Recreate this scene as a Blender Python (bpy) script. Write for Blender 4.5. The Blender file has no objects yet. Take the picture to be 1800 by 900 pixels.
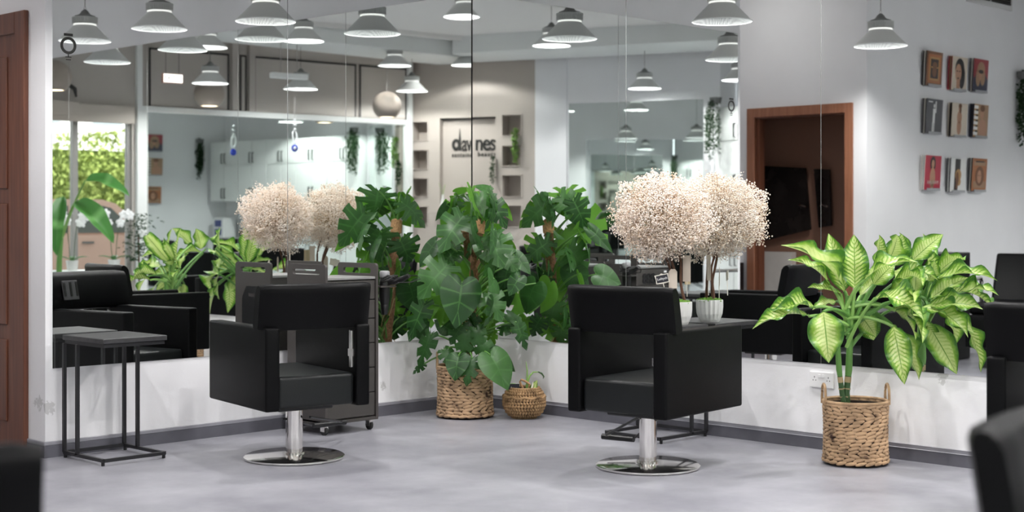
import bpy, bmesh, math, random
import numpy as np
from mathutils import Vector, Matrix, Euler, noise
random.seed(7); np.random.seed(7)
SC = bpy.context.scene
COL = SC.collection
PI = math.pi
# ------------------------------------------------------------------ camera
F, YH, TH, CAMH = 2593.6, 382.56, math.radians(45.356), 1.3
CAM = (7.0938, 7.3977)
cam = bpy.data.cameras.new('camera'); cam.sensor_width = 36; cam.lens = F/1800*36
cam.shift_y = -(450-YH)/1800
cam.clip_start = .05; cam.clip_end = 200
cam.dof.use_dof = True; cam.dof.focus_distance = 8.3; cam.dof.aperture_fstop = 2.4
camo = bpy.data.objects.new('camera', cam); COL.objects.link(camo)
camo.location = (CAM[0], CAM[1], CAMH); camo.rotation_euler = (PI/2, 0, PI-math.asin(math.sin(TH)))
SC.camera = camo
# ------------------------------------------------------------------ world, sun, exposure
SC.view_settings.view_transform = 'Standard'; SC.view_settings.look = 'None'
SC.view_settings.gamma = 1; SC.view_settings.exposure = 1.70
SC.cycles.max_bounces = 14; SC.cycles.diffuse_bounces = 5; SC.cycles.glossy_bounces = 8
SC.cycles.sample_clamp_indirect = 4; SC.cycles.caustics_reflective = True; SC.cycles.blur_glossy = .5
SC.cycles.use_denoising = True
W = bpy.data.worlds.new('overcast'); SC.world = W; W.use_nodes = True
bg = W.node_tree.nodes['Background']; bg.inputs[0].default_value = (.93, .96, 1, 1); bg.inputs[1].default_value = 1.15
sl = bpy.data.lights.new('sun', 'SUN'); sl.energy = 1.6; sl.angle = .05; sl.color = (1, .95, .86)
so = bpy.data.objects.new('sun', sl); COL.objects.link(so); so.rotation_euler = (math.radians(48), 0, math.radians(-20))
LAMP_W = 34.0          # strength of one pendant lamp
# ------------------------------------------------------------------ photo geometry (camera frame <-> room frame)
uL = np.array([-math.cos(TH), -math.sin(TH)]); uY = np.array([math.sin(TH), -math.cos(TH)]); OO = np.array([-.2786, 10.2455])
PSI = math.radians(90.267); RT = PSI-PI/2
uR = np.array([math.cos(PSI), math.sin(PSI)]); nR = np.array([-uR[1], uR[0]])
def rw(lat, d): v = np.array([lat, d])-OO; return np.array([v@uL, v@uY])
def SR(P): P = np.array(P[:2], float); return P-2*(P@nR)*nR
def SLm(P): return np.array([P[0], -P[1]])
def via(P, m):
    if m == 'L': return SLm(P)
    if m == 'R': return SR(P)
    if m == 'D': return P
    return P
def px(x, y, d, m=''):
    """room point seen at photo pixel x, y and path length d: direct, by the left (L) or right (R) mirror, or by both"""
    P = rw((x-900)/F*d, d); z = CAMH-(y-YH)*d/F
    if m == 'L': P = SLm(P)
    elif m == 'R': P = SR(P)
    elif m == 'B': P = SLm(SR(P)) if x > 829 else SR(SLm(P))
    return Vector((P[0], P[1], z))
def fl(x, y, z=0): return px(x, y, F*(CAMH-z)/(y-YH))
# ------------------------------------------------------------------ materials
M = {}
def nt(name):
    m = bpy.data.materials.new(name); m.use_nodes = True; M[name] = m
    return m, m.node_tree.nodes, m.node_tree.links, m.node_tree.nodes['Principled BSDF']
def mat(name, col, rough=.5, metal=0, spec=.5, emit=None, estr=0, bump=0, bscale=60, var=0, vscale=8, sheen=0):
    m, n, l, b = nt(name)
    b.inputs['Base Color'].default_value = (*col, 1); b.inputs['Roughness'].default_value = rough
    b.inputs['Metallic'].default_value = metal; b.inputs['Specular IOR Level'].default_value = spec
    if emit: b.inputs['Emission Color'].default_value = (*emit, 1); b.inputs['Emission Strength'].default_value = estr
    if bump or var:
        tc = n.new('ShaderNodeTexCoord'); nz = n.new('ShaderNodeTexNoise'); nz.inputs['Scale'].default_value = bscale if bump else vscale
        nz.inputs['Detail'].default_value = 4; l.new(tc.outputs['Object'], nz.inputs['Vector'])
        if bump:
            bp = n.new('ShaderNodeBump'); bp.inputs['Strength'].default_value = bump; bp.inputs['Distance'].default_value = .01
            l.new(nz.outputs['Fac'], bp.inputs['Height']); l.new(bp.outputs['Normal'], b.inputs['Normal'])
        if var:
            nv = n.new('ShaderNodeTexNoise'); nv.inputs['Scale'].default_value = vscale; nv.inputs['Detail'].default_value = 5
            l.new(tc.outputs['Object'], nv.inputs['Vector'])
            r = n.new('ShaderNodeValToRGB'); r.color_ramp.elements[0].position = .3; r.color_ramp.elements[1].position = .7
            r.color_ramp.elements[0].color = (*[c*(1-var) for c in col], 1); r.color_ramp.elements[1].color = (*[min(1, c*(1+var)) for c in col], 1)
            l.new(nv.outputs['Fac'], r.inputs['Fac']); l.new(r.outputs['Color'], b.inputs['Base Color'])
    return m
def wallmat(name, col, spots=()):
    """painted plaster; spots = (x, y, z, radius) of worn, flaking patches in room coordinates"""
    m, n, l, b = nt(name); b.inputs['Roughness'].default_value = .75; b.inputs['Specular IOR Level'].default_value = .25
    geo = n.new('ShaderNodeNewGeometry'); nz = n.new('ShaderNodeTexNoise'); nz.inputs['Scale'].default_value = 2.2; nz.inputs['Detail'].default_value = 6
    l.new(geo.outputs['Position'], nz.inputs['Vector'])
    r = n.new('ShaderNodeValToRGB'); r.color_ramp.elements[0].position = .35; r.color_ramp.elements[1].position = .65
    r.color_ramp.elements[0].color = (*[c*.965 for c in col], 1); r.color_ramp.elements[1].color = (*col, 1)
    l.new(nz.outputs['Fac'], r.inputs['Fac']); out = r.outputs['Color']
    n2 = n.new('ShaderNodeTexNoise'); n2.inputs['Scale'].default_value = 26; n2.inputs['Detail'].default_value = 6; n2.inputs['Roughness'].default_value = .7
    l.new(geo.outputs['Position'], n2.inputs['Vector'])
    for (x, y, z, rad) in spots:
        vs = n.new('ShaderNodeVectorMath'); vs.operation = 'DISTANCE'; vs.inputs[1].default_value = (x, y, z); l.new(geo.outputs['Position'], vs.inputs[0])
        a = n.new('ShaderNodeMath'); a.operation = 'MULTIPLY_ADD'; a.inputs[1].default_value = -1/rad; a.inputs[2].default_value = 1.0; l.new(vs.outputs['Value'], a.inputs[0])
        c = n.new('ShaderNodeMath'); c.operation = 'MULTIPLY_ADD'; c.inputs[1].default_value = 1.6; l.new(n2.outputs['Fac'], c.inputs[0])
        l.new(a.outputs[0], c.inputs[2])
        s = n.new('ShaderNodeMapRange'); s.inputs['From Min'].default_value = 1.42; s.inputs['From Max'].default_value = 1.5; l.new(c.outputs[0], s.inputs['Value'])
        mx = n.new('ShaderNodeMix'); mx.data_type = 'RGBA'; l.new(s.outputs['Result'], mx.inputs['Factor']); l.new(out, mx.inputs['A'])
        mx.inputs['B'].default_value = (.56, .56, .565, 1); out = mx.outputs['Result']
    l.new(out, b.inputs['Base Color'])
    bp = n.new('ShaderNodeBump'); bp.inputs['Strength'].default_value = .12; bp.inputs['Distance'].default_value = .01
    l.new(n2.outputs['Fac'], bp.inputs['Height']); l.new(bp.outputs['Normal'], b.inputs['Normal'])
    return m
WHITE = (.80, .80, .82)
wallmat('wall_white', WHITE)
def bw(x, y, s=''): return None
wallmat('wall_left_paint', WHITE, [(3.165, .0, .27, .10), (3.19, -.08, .30, .11), (.98, 0, .19, .07), (.80, 0, .20, .07), (.90, 0, .22, .05)])
wallmat('wall_right_paint', WHITE, [(0, 3.55, .46, .10), (0, 3.85, .43, .12), (0, 3.75, .20, .08), (0, 4.05, .46, .10)])
mat('wall_beige', (.50, .465, .43), .8, spec=.2, var=.03, vscale=1.5)
mat('wall_niche', (.44, .395, .36), .8, spec=.2)
mat('ceiling_paint', (.78, .77, .75), .9, spec=.1)
mat('soffit_paint', (.74, .76, .75), .9, spec=.1)
# floor
m, n, l, b = nt('floor_vinyl'); b.inputs['Roughness'].default_value = .38; b.inputs['Specular IOR Level'].default_value = .45
g = n.new('ShaderNodeNewGeometry')
mp = n.new('ShaderNodeMapping'); mp.inputs['Scale'].default_value = (1, 1, 1); l.new(g.outputs['Position'], mp.inputs['Vector'])
a1 = n.new('ShaderNodeTexNoise'); a1.inputs['Scale'].default_value = 1.7; a1.inputs['Detail'].default_value = 8; a1.inputs['Roughness'].default_value = .62
l.new(mp.outputs['Vector'], a1.inputs['Vector'])
r = n.new('ShaderNodeValToRGB'); e = r.color_ramp.elements
e[0].position = .32; e[0].color = (.205, .205, .235, 1); e[1].position = .7; e[1].color = (.335, .335, .37, 1)
l.new(a1.outputs['Fac'], r.inputs['Fac']); l.new(r.outputs['Color'], b.inputs['Base Color'])
a2 = n.new('ShaderNodeTexNoise'); a2.inputs['Scale'].default_value = 5; a2.inputs['Detail'].default_value = 5; l.new(g.outputs['Position'], a2.inputs['Vector'])
mr = n.new('ShaderNodeMapRange'); mr.inputs['To Min'].default_value = .28; mr.inputs['To Max'].default_value = .5
l.new(a2.outputs['Fac'], mr.inputs['Value']); l.new(mr.outputs['Result'], b.inputs['Roughness'])
mat('skirting', (.105, .105, .125), .5, var=.18, vscale=6)
mat('skirting_cap', (.27, .27, .30), .45, var=.1, vscale=6)
mat('mirror_silver', (.90, .925, .915), 0.0, 1)
mat('mirror_green', (.85, .92, .89), 0.0, 1)
mat('joint_grey', (.22, .22, .22), .4); mat('black_seam', (.01, .01, .01), .4)
mat('leather', (.0020, .0021, .0025), .46, spec=.13, bump=.10, bscale=260)
mat('leather_seat', (.009, .0105, .011), .36, spec=.30, bump=.10, bscale=200)
mat('leather_smooth', (.0020, .0021, .0025), .44, spec=.13, bump=.10, bscale=260)  # same black as leather, only slightly smoother
mat('piping', (.004, .004, .005), .5)
mat('chrome', (.82, .80, .77), .09, 1)
mat('disc_steel', (.88, .86, .83), .13, 1); mat('steel', (.66, .65, .63), .22, 1)
mat('black_metal', (.022, .022, .025), .42, .2)
mat('table_top', (.036, .036, .038), .5, var=.25, vscale=30)
mat('trolley_body', (.045, .041, .038), .5, bump=.05, bscale=150)
mat('trolley_panel', (.050, .044, .042), .48, bump=.05, bscale=150)
mat('trolley_top', (.22, .22, .215), .45)
mat('black_plastic', (.008, .008, .009), .35)
mat('badge', (.045, .045, .048), .45)
mat('badge_text', (.004, .004, .004), .35)
mat('wheel_grey', (.25, .25, .26), .4)
mat('lamp_grey', (.60, .61, .60), .5, 0)
mat('lamp_dark', (.14, .145, .14), .5, .1)
mat('lamp_sink', (.50, .51, .50), .45, .2)
mat('lamp_inner', (.84, .87, .86), .35, .1)
mat('lamp_bulb', (1, 1, 1), .3, emit=(1, .98, .95), estr=3)
mat('lamp_ring', (1, 1, 1), .3, emit=(1, .98, .94), estr=.25)
m, n, l, b = nt('lamp_prism'); b.inputs['Roughness'].default_value = .35; b.inputs['Metallic'].default_value = .1
tc = n.new('ShaderNodeTexCoord'); ck = n.new('ShaderNodeTexChecker'); ck.inputs['Scale'].default_value = 110
ck.inputs['Color1'].default_value = (.50, .52, .52, 1); ck.inputs['Color2'].default_value = (.24, .25, .25, 1)
l.new(tc.outputs['Object'], ck.inputs['Vector']); l.new(ck.outputs['Color'], b.inputs['Base Color'])
mat('globe_shade', (.34, .29, .25), .5)
mat('globe_glow', (1, .8, .6), .5, emit=(1, .78, .52), estr=2.2)
mat('cable_grey', (.35, .34, .33), .5); mat('cable_black', (.01, .01, .01), .5)
# woods
def woodmat(name, c1, c2, rough=.38):
    m, n, l, b = nt(name); b.inputs['Roughness'].default_value = rough
    tc = n.new('ShaderNodeTexCoord'); mp = n.new('ShaderNodeMapping'); mp.inputs['Scale'].default_value = (22, 22, 1.2); l.new(tc.outputs['Object'], mp.inputs['Vector'])
    z = n.new('ShaderNodeTexNoise'); z.inputs['Scale'].default_value = 2; z.inputs['Detail'].default_value = 6; l.new(mp.outputs['Vector'], z.inputs['Vector'])
    r = n.new('ShaderNodeValToRGB'); r.color_ramp.elements[0].position = .3; r.color_ramp.elements[1].position = .72
    r.color_ramp.elements[0].color = (*c1, 1); r.color_ramp.elements[1].color = (*c2, 1); l.new(z.outputs['Fac'], r.inputs['Fac']); l.new(r.outputs['Color'], b.inputs['Base Color'])
woodmat('door_wood', (.105, .036, .020), (.18, .066, .036))
woodmat('door_wood_light', (.24, .095, .052), (.34, .145, .082))
mat('passage_brown', (.30, .16, .11), .6)
mat('dark_stone', (.016, .013, .012), .25, var=.5, vscale=5)
mat('marble', (.72, .68, .64), .3, var=.06, vscale=6)
# plants
def leafmat(name, dark, light, vein, back, rough=.36, spec=.55):
    m, n, l, b = nt(name); b.inputs['Roughness'].default_value = rough; b.inputs['Specular IOR Level'].default_value = spec
    uv = n.new('ShaderNodeUVMap'); uv.uv_map = 'UVMap'; sp = n.new('ShaderNodeSeparateXYZ'); l.new(uv.outputs['UV'], sp.inputs[0])
    d = n.new('ShaderNodeMath'); d.operation = 'SUBTRACT'; d.inputs[1].default_value = .5; l.new(sp.outputs['X'], d.inputs[0])
    ab = n.new('ShaderNodeMath'); ab.operation = 'ABSOLUTE'; l.new(d.outputs[0], ab.inputs[0])
    mn = n.new('ShaderNodeMath'); mn.operation = 'MINIMUM'; l.new(ab.outputs[0], mn.inputs[0])
    ry = n.new('ShaderNodeMath'); ry.operation = 'MULTIPLY'; ry.inputs[1].default_value = 1.3; l.new(sp.outputs['Y'], ry.inputs[0]); l.new(ry.outputs[0], mn.inputs[1])
    vr = n.new('ShaderNodeMapRange'); vr.inputs['From Min'].default_value = .02; vr.inputs['From Max'].default_value = .10; vr.inputs['To Min'].default_value = 1; vr.inputs['To Max'].default_value = 0
    l.new(mn.outputs[0], vr.inputs['Value'])
    tc = n.new('ShaderNodeTexCoord'); nz = n.new('ShaderNodeTexNoise'); nz.inputs['Scale'].default_value = 3; l.new(tc.outputs['Object'], nz.inputs['Vector'])
    oi = n.new('ShaderNodeObjectInfo'); ad = n.new('ShaderNodeMath'); ad.operation = 'ADD'; l.new(nz.outputs['Fac'], ad.inputs[0]); l.new(oi.outputs['Random'], ad.inputs[1])
    hf = n.new('ShaderNodeMath'); hf.operation = 'MULTIPLY'; hf.inputs[1].default_value = .5; l.new(ad.outputs[0], hf.inputs[0])
    r = n.new('ShaderNodeValToRGB'); r.color_ramp.elements[0].position = .25; r.color_ramp.elements[1].position = .8
    r.color_ramp.elements[0].color = (*dark, 1); r.color_ramp.elements[1].color = (*light, 1); l.new(hf.outputs[0], r.inputs['Fac'])
    mx = n.new('ShaderNodeMix'); mx.data_type = 'RGBA'; l.new(vr.outputs['Result'], mx.inputs['Factor']); l.new(r.outputs['Color'], mx.inputs['A']); mx.inputs['B'].default_value = (*vein, 1)
    ge = n.new('ShaderNodeNewGeometry'); m2 = n.new('ShaderNodeMix'); m2.data_type = 'RGBA'; l.new(ge.outputs['Backfacing'], m2.inputs['Factor']); l.new(mx.outputs['Result'], m2.inputs['A']); m2.inputs['B'].default_value = (*back, 1)
    l.new(m2.outputs['Result'], b.inputs['Base Color'])
    tr = n.new('ShaderNodeBsdfTranslucent'); l.new(m2.outputs['Result'], tr.inputs['Color']); ms = n.new('ShaderNodeMixShader'); ms.inputs[0].default_value = .25
    l.new(b.outputs[0], ms.inputs[1]); l.new(tr.outputs[0], ms.inputs[2]); l.new(ms.outputs[0], n['Material Output'].inputs['Surface'])
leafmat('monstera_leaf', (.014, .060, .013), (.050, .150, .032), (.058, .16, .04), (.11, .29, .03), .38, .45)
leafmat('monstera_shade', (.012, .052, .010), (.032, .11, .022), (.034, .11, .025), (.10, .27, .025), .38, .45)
leafmat('banana_leaf', (.06, .20, .04), (.10, .32, .07), (.2, .45, .14), (.14, .36, .08))
leafmat('plain_leaf', (.03, .10, .025), (.06, .18, .05), (.1, .25, .08), (.07, .18, .05))
leafmat('ivy_leaf', (.007, .026, .010), (.016, .05, .018), (.02, .05, .02), (.016, .045, .016), .7, .15)
leafmat('ivy_lime', (.10, .20, .03), (.22, .36, .06), (.2, .35, .08), (.15, .28, .05))
m, n, l, b = nt('dieff_leaf'); b.inputs['Roughness'].default_value = .32; b.inputs['Specular IOR Level'].default_value = .6
uv = n.new('ShaderNodeUVMap'); uv.uv_map = 'UVMap'; sp = n.new('ShaderNodeSeparateXYZ'); l.new(uv.outputs['UV'], sp.inputs[0])
def MA(op, a, bb=None, c=None):
    k = n.new('ShaderNodeMath'); k.operation = op
    for i, v in enumerate((a, bb, c)):
        if v is None: continue
        if isinstance(v, (int, float)): k.inputs[i].default_value = v
        else: l.new(v, k.inputs[i])
    return k.outputs[0]
v_ = MA('ABSOLUTE', MA('SUBTRACT', MA('MULTIPLY', sp.outputs['Y'], 2.0), 1.0))
tcd = n.new('ShaderNodeTexCoord'); nz = n.new('ShaderNodeTexNoise'); nz.inputs['Scale'].default_value = 9; nz.inputs['Detail'].default_value = 3; l.new(tcd.outputs['Object'], nz.inputs['Vector'])
oi = n.new('ShaderNodeObjectInfo')
wave = MA('SINE', MA('ADD', MA('MULTIPLY', MA('SUBTRACT', sp.outputs['X'], MA('MULTIPLY', v_, .16)), 85.0), MA('MULTIPLY', nz.outputs['Fac'], 6.0)))
edge = MA('ADD', v_, MA('MULTIPLY', MA('SUBTRACT', nz.outputs['Fac'], .5), .45))
gr = n.new('ShaderNodeMapRange'); gr.inputs['From Min'].default_value = .46; gr.inputs['From Max'].default_value = .90; l.new(edge, gr.inputs['Value'])
st = MA('MULTIPLY', MA('GREATER_THAN', wave, .35), MA('MULTIPLY', MA('ADD', .15, MA('MULTIPLY', oi.outputs['Random'], .95)), MA('ADD', .25, v_)))
mid = MA('LESS_THAN', v_, .035)
fac = MA('MINIMUM', MA('MAXIMUM', MA('MAXIMUM', gr.outputs['Result'], st), MA('MULTIPLY', mid, .7)), 1.0)
cr = n.new('ShaderNodeValToRGB'); cr.color_ramp.elements[0].color = (.56, .66, .25, 1); cr.color_ramp.elements[1].color = (.045, .16, .016, 1)
el = cr.color_ramp.elements.new(.40); el.color = (.24, .43, .05, 1)
l.new(fac, cr.inputs['Fac'])
l.new(cr.outputs['Color'], b.inputs['Base Color'])
tr = n.new('ShaderNodeBsdfTranslucent'); l.new(cr.outputs['Color'], tr.inputs['Color']); ms = n.new('ShaderNodeMixShader'); ms.inputs[0].default_value = .3
l.new(b.outputs[0], ms.inputs[1]); l.new(tr.outputs[0], ms.inputs[2]); l.new(ms.outputs[0], n['Material Output'].inputs['Surface'])
mat('stem_green', (.10, .24, .05), .45); mat('stem_light', (.22, .40, .10), .45); mat('stem_dark', (.035, .09, .025), .5)
mat('stem_scar', (.36, .27, .15), .8)
mat('coir', (.20, .10, .05), .95, bump=.8, bscale=120, var=.35, vscale=90)
mat('coir_top', (.46, .26, .13), .95, bump=.8, bscale=120, var=.3, vscale=90)
mat('soil', (.03, .022, .018), .95, bump=.6, bscale=60)
mat('twig', (.10, .045, .025), .8, bump=.4, bscale=80)
mat('pot_white', (.62, .62, .61), .55); mat('moss', (.14, .30, .04), .9, bump=.7, bscale=90, var=.4, vscale=50)
mat('kraft', (.56, .45, .29), .75); mat('kraft_pale', (.66, .58, .50), .75); mat('cream_trim', (.78, .74, .66), .6); mat('chalkboard', (.02, .02, .03), .6); mat('chalk', (.8, .8, .8), .8)
def basketmat(name, c, dk):
    m, n, l, b = nt(name); b.inputs['Roughness'].default_value = .7; b.inputs['Specular IOR Level'].default_value = .3
    g = n.new('ShaderNodeNewGeometry'); z = n.new('ShaderNodeTexNoise'); z.inputs['Scale'].default_value = 15; z.inputs['Detail'].default_value = 3; l.new(g.outputs['Position'], z.inputs['Vector'])
    r = n.new('ShaderNodeValToRGB'); r.color_ramp.elements[0].position = .29; r.color_ramp.elements[1].position = .62
    r.color_ramp.elements[0].color = (*dk, 1); r.color_ramp.elements[1].color = (*c, 1)
    e = r.color_ramp.elements.new(.39); e.color = (*[.62*x+.15*y for x, y in zip(c, dk)], 1)
    l.new(z.outputs['Fac'], r.inputs['Fac']); l.new(r.outputs['Color'], b.inputs['Base Color'])
    z2 = n.new('ShaderNodeTexNoise'); z2.inputs['Scale'].default_value = 300; l.new(g.outputs['Position'], z2.inputs['Vector'])
    bp = n.new('ShaderNodeBump'); bp.inputs['Strength'].default_value = .3; bp.inputs['Distance'].default_value = .004; l.new(z2.outputs['Fac'], bp.inputs['Height']); l.new(bp.outputs['Normal'], b.inputs['Normal'])
basketmat('hyacinth', (.52, .345, .205), (.06, .03, .022))
basketmat('seagrass', (.40, .25, .125), (.12, .065, .03))
m, n, l, b = nt('dried_flower'); b.inputs['Roughness'].default_value = .9
at = n.new('ShaderNodeAttribute'); at.attribute_name = 'tint'; r = n.new('ShaderNodeValToRGB'); r.color_ramp.elements[0].color = (.52, .37, .24, 1); r.color_ramp.elements[1].color = (.90, .83, .78, 1)
e = r.color_ramp.elements.new(.30); e.color = (.80, .68, .57, 1)
l.new(at.outputs['Fac'], r.inputs['Fac']); l.new(r.outputs['Color'], b.inputs['Base Color'])
mat('dried_stem', (.34, .24, .13), .9)
mat('white_plastic', (.78, .78, .79), .35); mat('socket_dark', (.02, .02, .02), .5)
mat('cabinet_white', (.78, .80, .79), .4); mat('counter_grey', (.45, .46, .46), .35); mat('handle_black', (.02, .02, .02), .4)
mat('frame_white', (.80, .82, .81), .45); mat('blind_box', (.52, .47, .42), .7); mat('mullion', (.30, .29, .28), .5)
m, n, l, b = nt('window_glass'); b.inputs['Base Color'].default_value = (1, 1, 1, 1); b.inputs['Roughness'].default_value = 0; b.inputs['Transmission Weight'].default_value = 1; b.inputs['IOR'].default_value = 1.03
mat('hedge', (.16, .22, .05), .9, var=.5, vscale=4); mat('hedge_leaf', (.27, .34, .09), .8, var=.4, vscale=1.5); mat('hedge_dry', (.36, .27, .16), .9, var=.3, vscale=5)
mat('car_paint', (.58, .40, .32), .3); mat('car_glass', (.10, .12, .11), .08); mat('tyre', (.02, .02, .02), .7)
mat('asphalt', (.18, .18, .18), .9); mat('building', (.72, .70, .67), .9, var=.05); mat('building_window', (.35, .40, .42), .3)
mat('evil_blue', (.01, .03, .35), .2); mat('bead_white', (.82, .84, .86), .15)
mat('sign_lit', (1, 1, 1), .5, emit=(1, .97, .9), estr=.75); mat('sign_frame', (.6, .33, .27), .5); mat('sign_text', (.05, .02, .02), .5)
mat('orchid_white', (.85, .85, .86), .6); mat('logo_black', (.012, .012, .01), .5)
mat('line_dark', (.02, .02, .02), .5); mat('device_blue', (.05, .07, .22), .3)
mat('vent_white', (.62, .62, .62), .6); mat('vent_dark', (.015, .015, .015), .8); mat('ledge_clear', (.35, .36, .38), .3)
for nm, c in dict(ink_red=(.30, .035, .045), ink_dark=(.03, .022, .02), ink_brown=(.17, .07, .03), ink_orange=(.38, .14, .05), ink_gold=(.42, .24, .09),
                  ink_cream=(.62, .54, .44), ink_skin=(.45, .24, .15), ink_pale=(.66, .62, .57), ink_black=(.008, .008, .009), ink_white=(.75, .75, .74),
                  ink_grey=(.07, .07, .08), ink_navy=(.03, .035, .07), ink_crimson=(.42, .02, .05), ink_tan=(.36, .22, .13)).items(): mat(nm, c, .35)
# ------------------------------------------------------------------ builders
class B:
    def __init__(s): s.bm = bmesh.new()
    def box(s, x0, x1, y0, y1, z0, z1, bev=0, seg=2, mx=None):
        r = bmesh.ops.create_cube(s.bm, size=1)
        vs = r['verts']
        for v in vs: v.co = Vector(((x0+x1)/2+v.co.x*(x1-x0), (y0+y1)/2+v.co.y*(y1-y0), (z0+z1)/2+v.co.z*(z1-z0)))
        if bev:
            es = list({e for v in vs for e in v.link_edges})
            rr = bmesh.ops.bevel(s.bm, geom=es, offset=bev, segments=seg, affect='EDGES', profile=.6)
            vs = list({v for f in rr['faces'] for v in f.verts} | {v for v in vs if v.is_valid})
        if mx: bmesh.ops.transform(s.bm, matrix=mx, verts=vs)
        return s
    def lathe(s, prof, n=32, c=(0, 0, 0), mx=None, wob=None):
        rings = []
        for (r, z) in prof:
            if r < 1e-6: rings.append([s.bm.verts.new((c[0], c[1], c[2]+z))])
            else:
                rings.append([s.bm.verts.new((c[0]+r*(wob(k, n, z) if wob else 1)*math.cos(2*PI*k/n), c[1]+r*(wob(k, n, z) if wob else 1)*math.sin(2*PI*k/n), c[2]+z)) for k in range(n)])
        for a, b_ in zip(rings, rings[1:]):
            for k in range(n):
                q = [a[k % len(a)], a[(k+1) % n % len(a)], b_[(k+1) % n % len(b_)], b_[k % len(b_)]]
                q = [v for i, v in enumerate(q) if v not in q[:i]]
                if len(q) > 2:
                    try: s.bm.faces.new(q)
                    except ValueError: pass
        if mx: bmesh.ops.transform(s.bm, matrix=mx, verts=[v for r_ in rings for v in r_])
        return s
    def cyl(s, c, r, z0, z1, n=24): return s.lathe([(0, z0), (r, z0), (r, z1), (0, z1)], n, c)
    def tube(s, pts, r, n=6, closed=False, caps=True):
        pts = [Vector(p) for p in pts]; rings = []; N = len(pts); up = Vector((.13, .21, .97))
        for i, p in enumerate(pts):
            t = (pts[(i+1) % N]-pts[i-1]) if closed else (pts[min(i+1, N-1)]-pts[max(i-1, 0)])
            t.normalize(); a = t.cross(up)
            if a.length < .05: a = t.cross(Vector((1, 0, 0)))
            a.normalize(); bb = t.cross(a); rr = r[i] if isinstance(r, (list, tuple)) else r
            rings.append([s.bm.verts.new(p+rr*(a*math.cos(2*PI*k/n)+bb*math.sin(2*PI*k/n))) for k in range(n)])
        for i in range(N if closed else N-1):
            a, b_ = rings[i], rings[(i+1) % N]
            for k in range(n): s.bm.faces.new((a[k], a[(k+1) % n], b_[(k+1) % n], b_[k]))
        if not closed and caps:
            s.bm.faces.new(rings[0][::-1]); s.bm.faces.new(rings[-1])
        return s
    def bar(s, a, b_, w, h=None):
        """square-section bar between two points"""
        a, b_ = Vector(a), Vector(b_); h = h or w; t = (b_-a); L = t.length; t.normalize()
        up = Vector((0, 0, 1)) if abs(t.z) < .9 else Vector((0, 1, 0)); x = t.cross(up).normalized(); y = x.cross(t)
        mx = Matrix(((x.x, y.x, t.x, a.x), (x.y, y.y, t.y, a.y), (x.z, y.z, t.z, a.z), (0, 0, 0, 1)))
        return s.box(-w/2, w/2, -h/2, h/2, 0, L, mx=mx)
    def ell(s, c, r, u=16, v=10, mx=None):
        rr = bmesh.ops.create_uvsphere(s.bm, u_segments=u, v_segments=v, radius=1)
        for w in rr['verts']: w.co = Vector((c[0]+w.co.x*r[0], c[1]+w.co.y*r[1], c[2]+w.co.z*r[2]))
        if mx: bmesh.ops.transform(s.bm, matrix=mx, verts=rr['verts'])
        return s
    def plate(s, outer, holes, th, mx=None):
        """flat plate in the local x/z plane with holes, thickness th along y"""
        ed = []; 
        for loop in [outer]+list(holes):
            vs = [s.bm.verts.new((p[0], 0, p[1])) for p in loop]
            ed += [s.bm.edges.new((vs[i], vs[(i+1) % len(vs)])) for i in range(len(vs))]
        r = bmesh.ops.triangle_fill(s.bm, edges=ed, use_beauty=True)
        fs = [f for f in r['geom'] if isinstance(f, bmesh.types.BMFace)]
        ex = bmesh.ops.extrude_face_region(s.bm, geom=fs)
        nv = [v for v in ex['geom'] if isinstance(v, bmesh.types.BMVert)]
        for v in nv: v.co.y += th
        allv = {v for f in fs if f.is_valid for v in f.verts} | set(nv) | {v for e_ in ed if e_.is_valid for v in e_.verts}
        if mx: bmesh.ops.transform(s.bm, matrix=mx, verts=list(allv))
        return s
    def mesh(s, name, m_, smooth=False):
        bmesh.ops.recalc_face_normals(s.bm, faces=s.bm.faces[:])
        me = bpy.data.meshes.new(name); s.bm.to_mesh(me); s.bm.free()
        if m_: me.materials.append(M[m_])
        if smooth:
            me.polygons.foreach_set('use_smooth', [True]*len(me.polygons))
            me.set_sharp_from_angle(angle=math.radians(50))
        return me
    def build(s, name, m_, parent=None, smooth=False): return ob(name, s.mesh(name, m_, smooth), parent)
def ob(name, data, parent=None, mx=None):
    o = bpy.data.objects.new(name, data); COL.objects.link(o)
    if parent: o.parent = parent
    if mx is not None: o.matrix_basis = mx
    return o
def tag(o, label, cat, group=None, kind=None):
    if label: o['label'] = label
    if cat: o['category'] = cat
    if group: o['group'] = group
    if kind: o['kind'] = kind
    return o
def thing(name, label, cat, loc=(0, 0, 0), rz=0, group=None):
    o = ob(name, None); o.empty_display_size = .1; o.location = loc; o.rotation_euler = (0, 0, rz)
    return tag(o, label, cat, group)
def struct(o): o['kind'] = 'structure'; return o
def dup(root, loc, rz, label, group=None):
    r = root.copy(); COL.objects.link(r); r.location = loc; r.rotation_euler = (0, 0, rz); r['label'] = label
    if group: r['group'] = group
    for ch in list(root.children):
        c = ch.copy(); COL.objects.link(c); c.parent = r
        for g_ in ch.children:
            d_ = g_.copy(); COL.objects.link(d_); d_.parent = c
    return r
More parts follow.
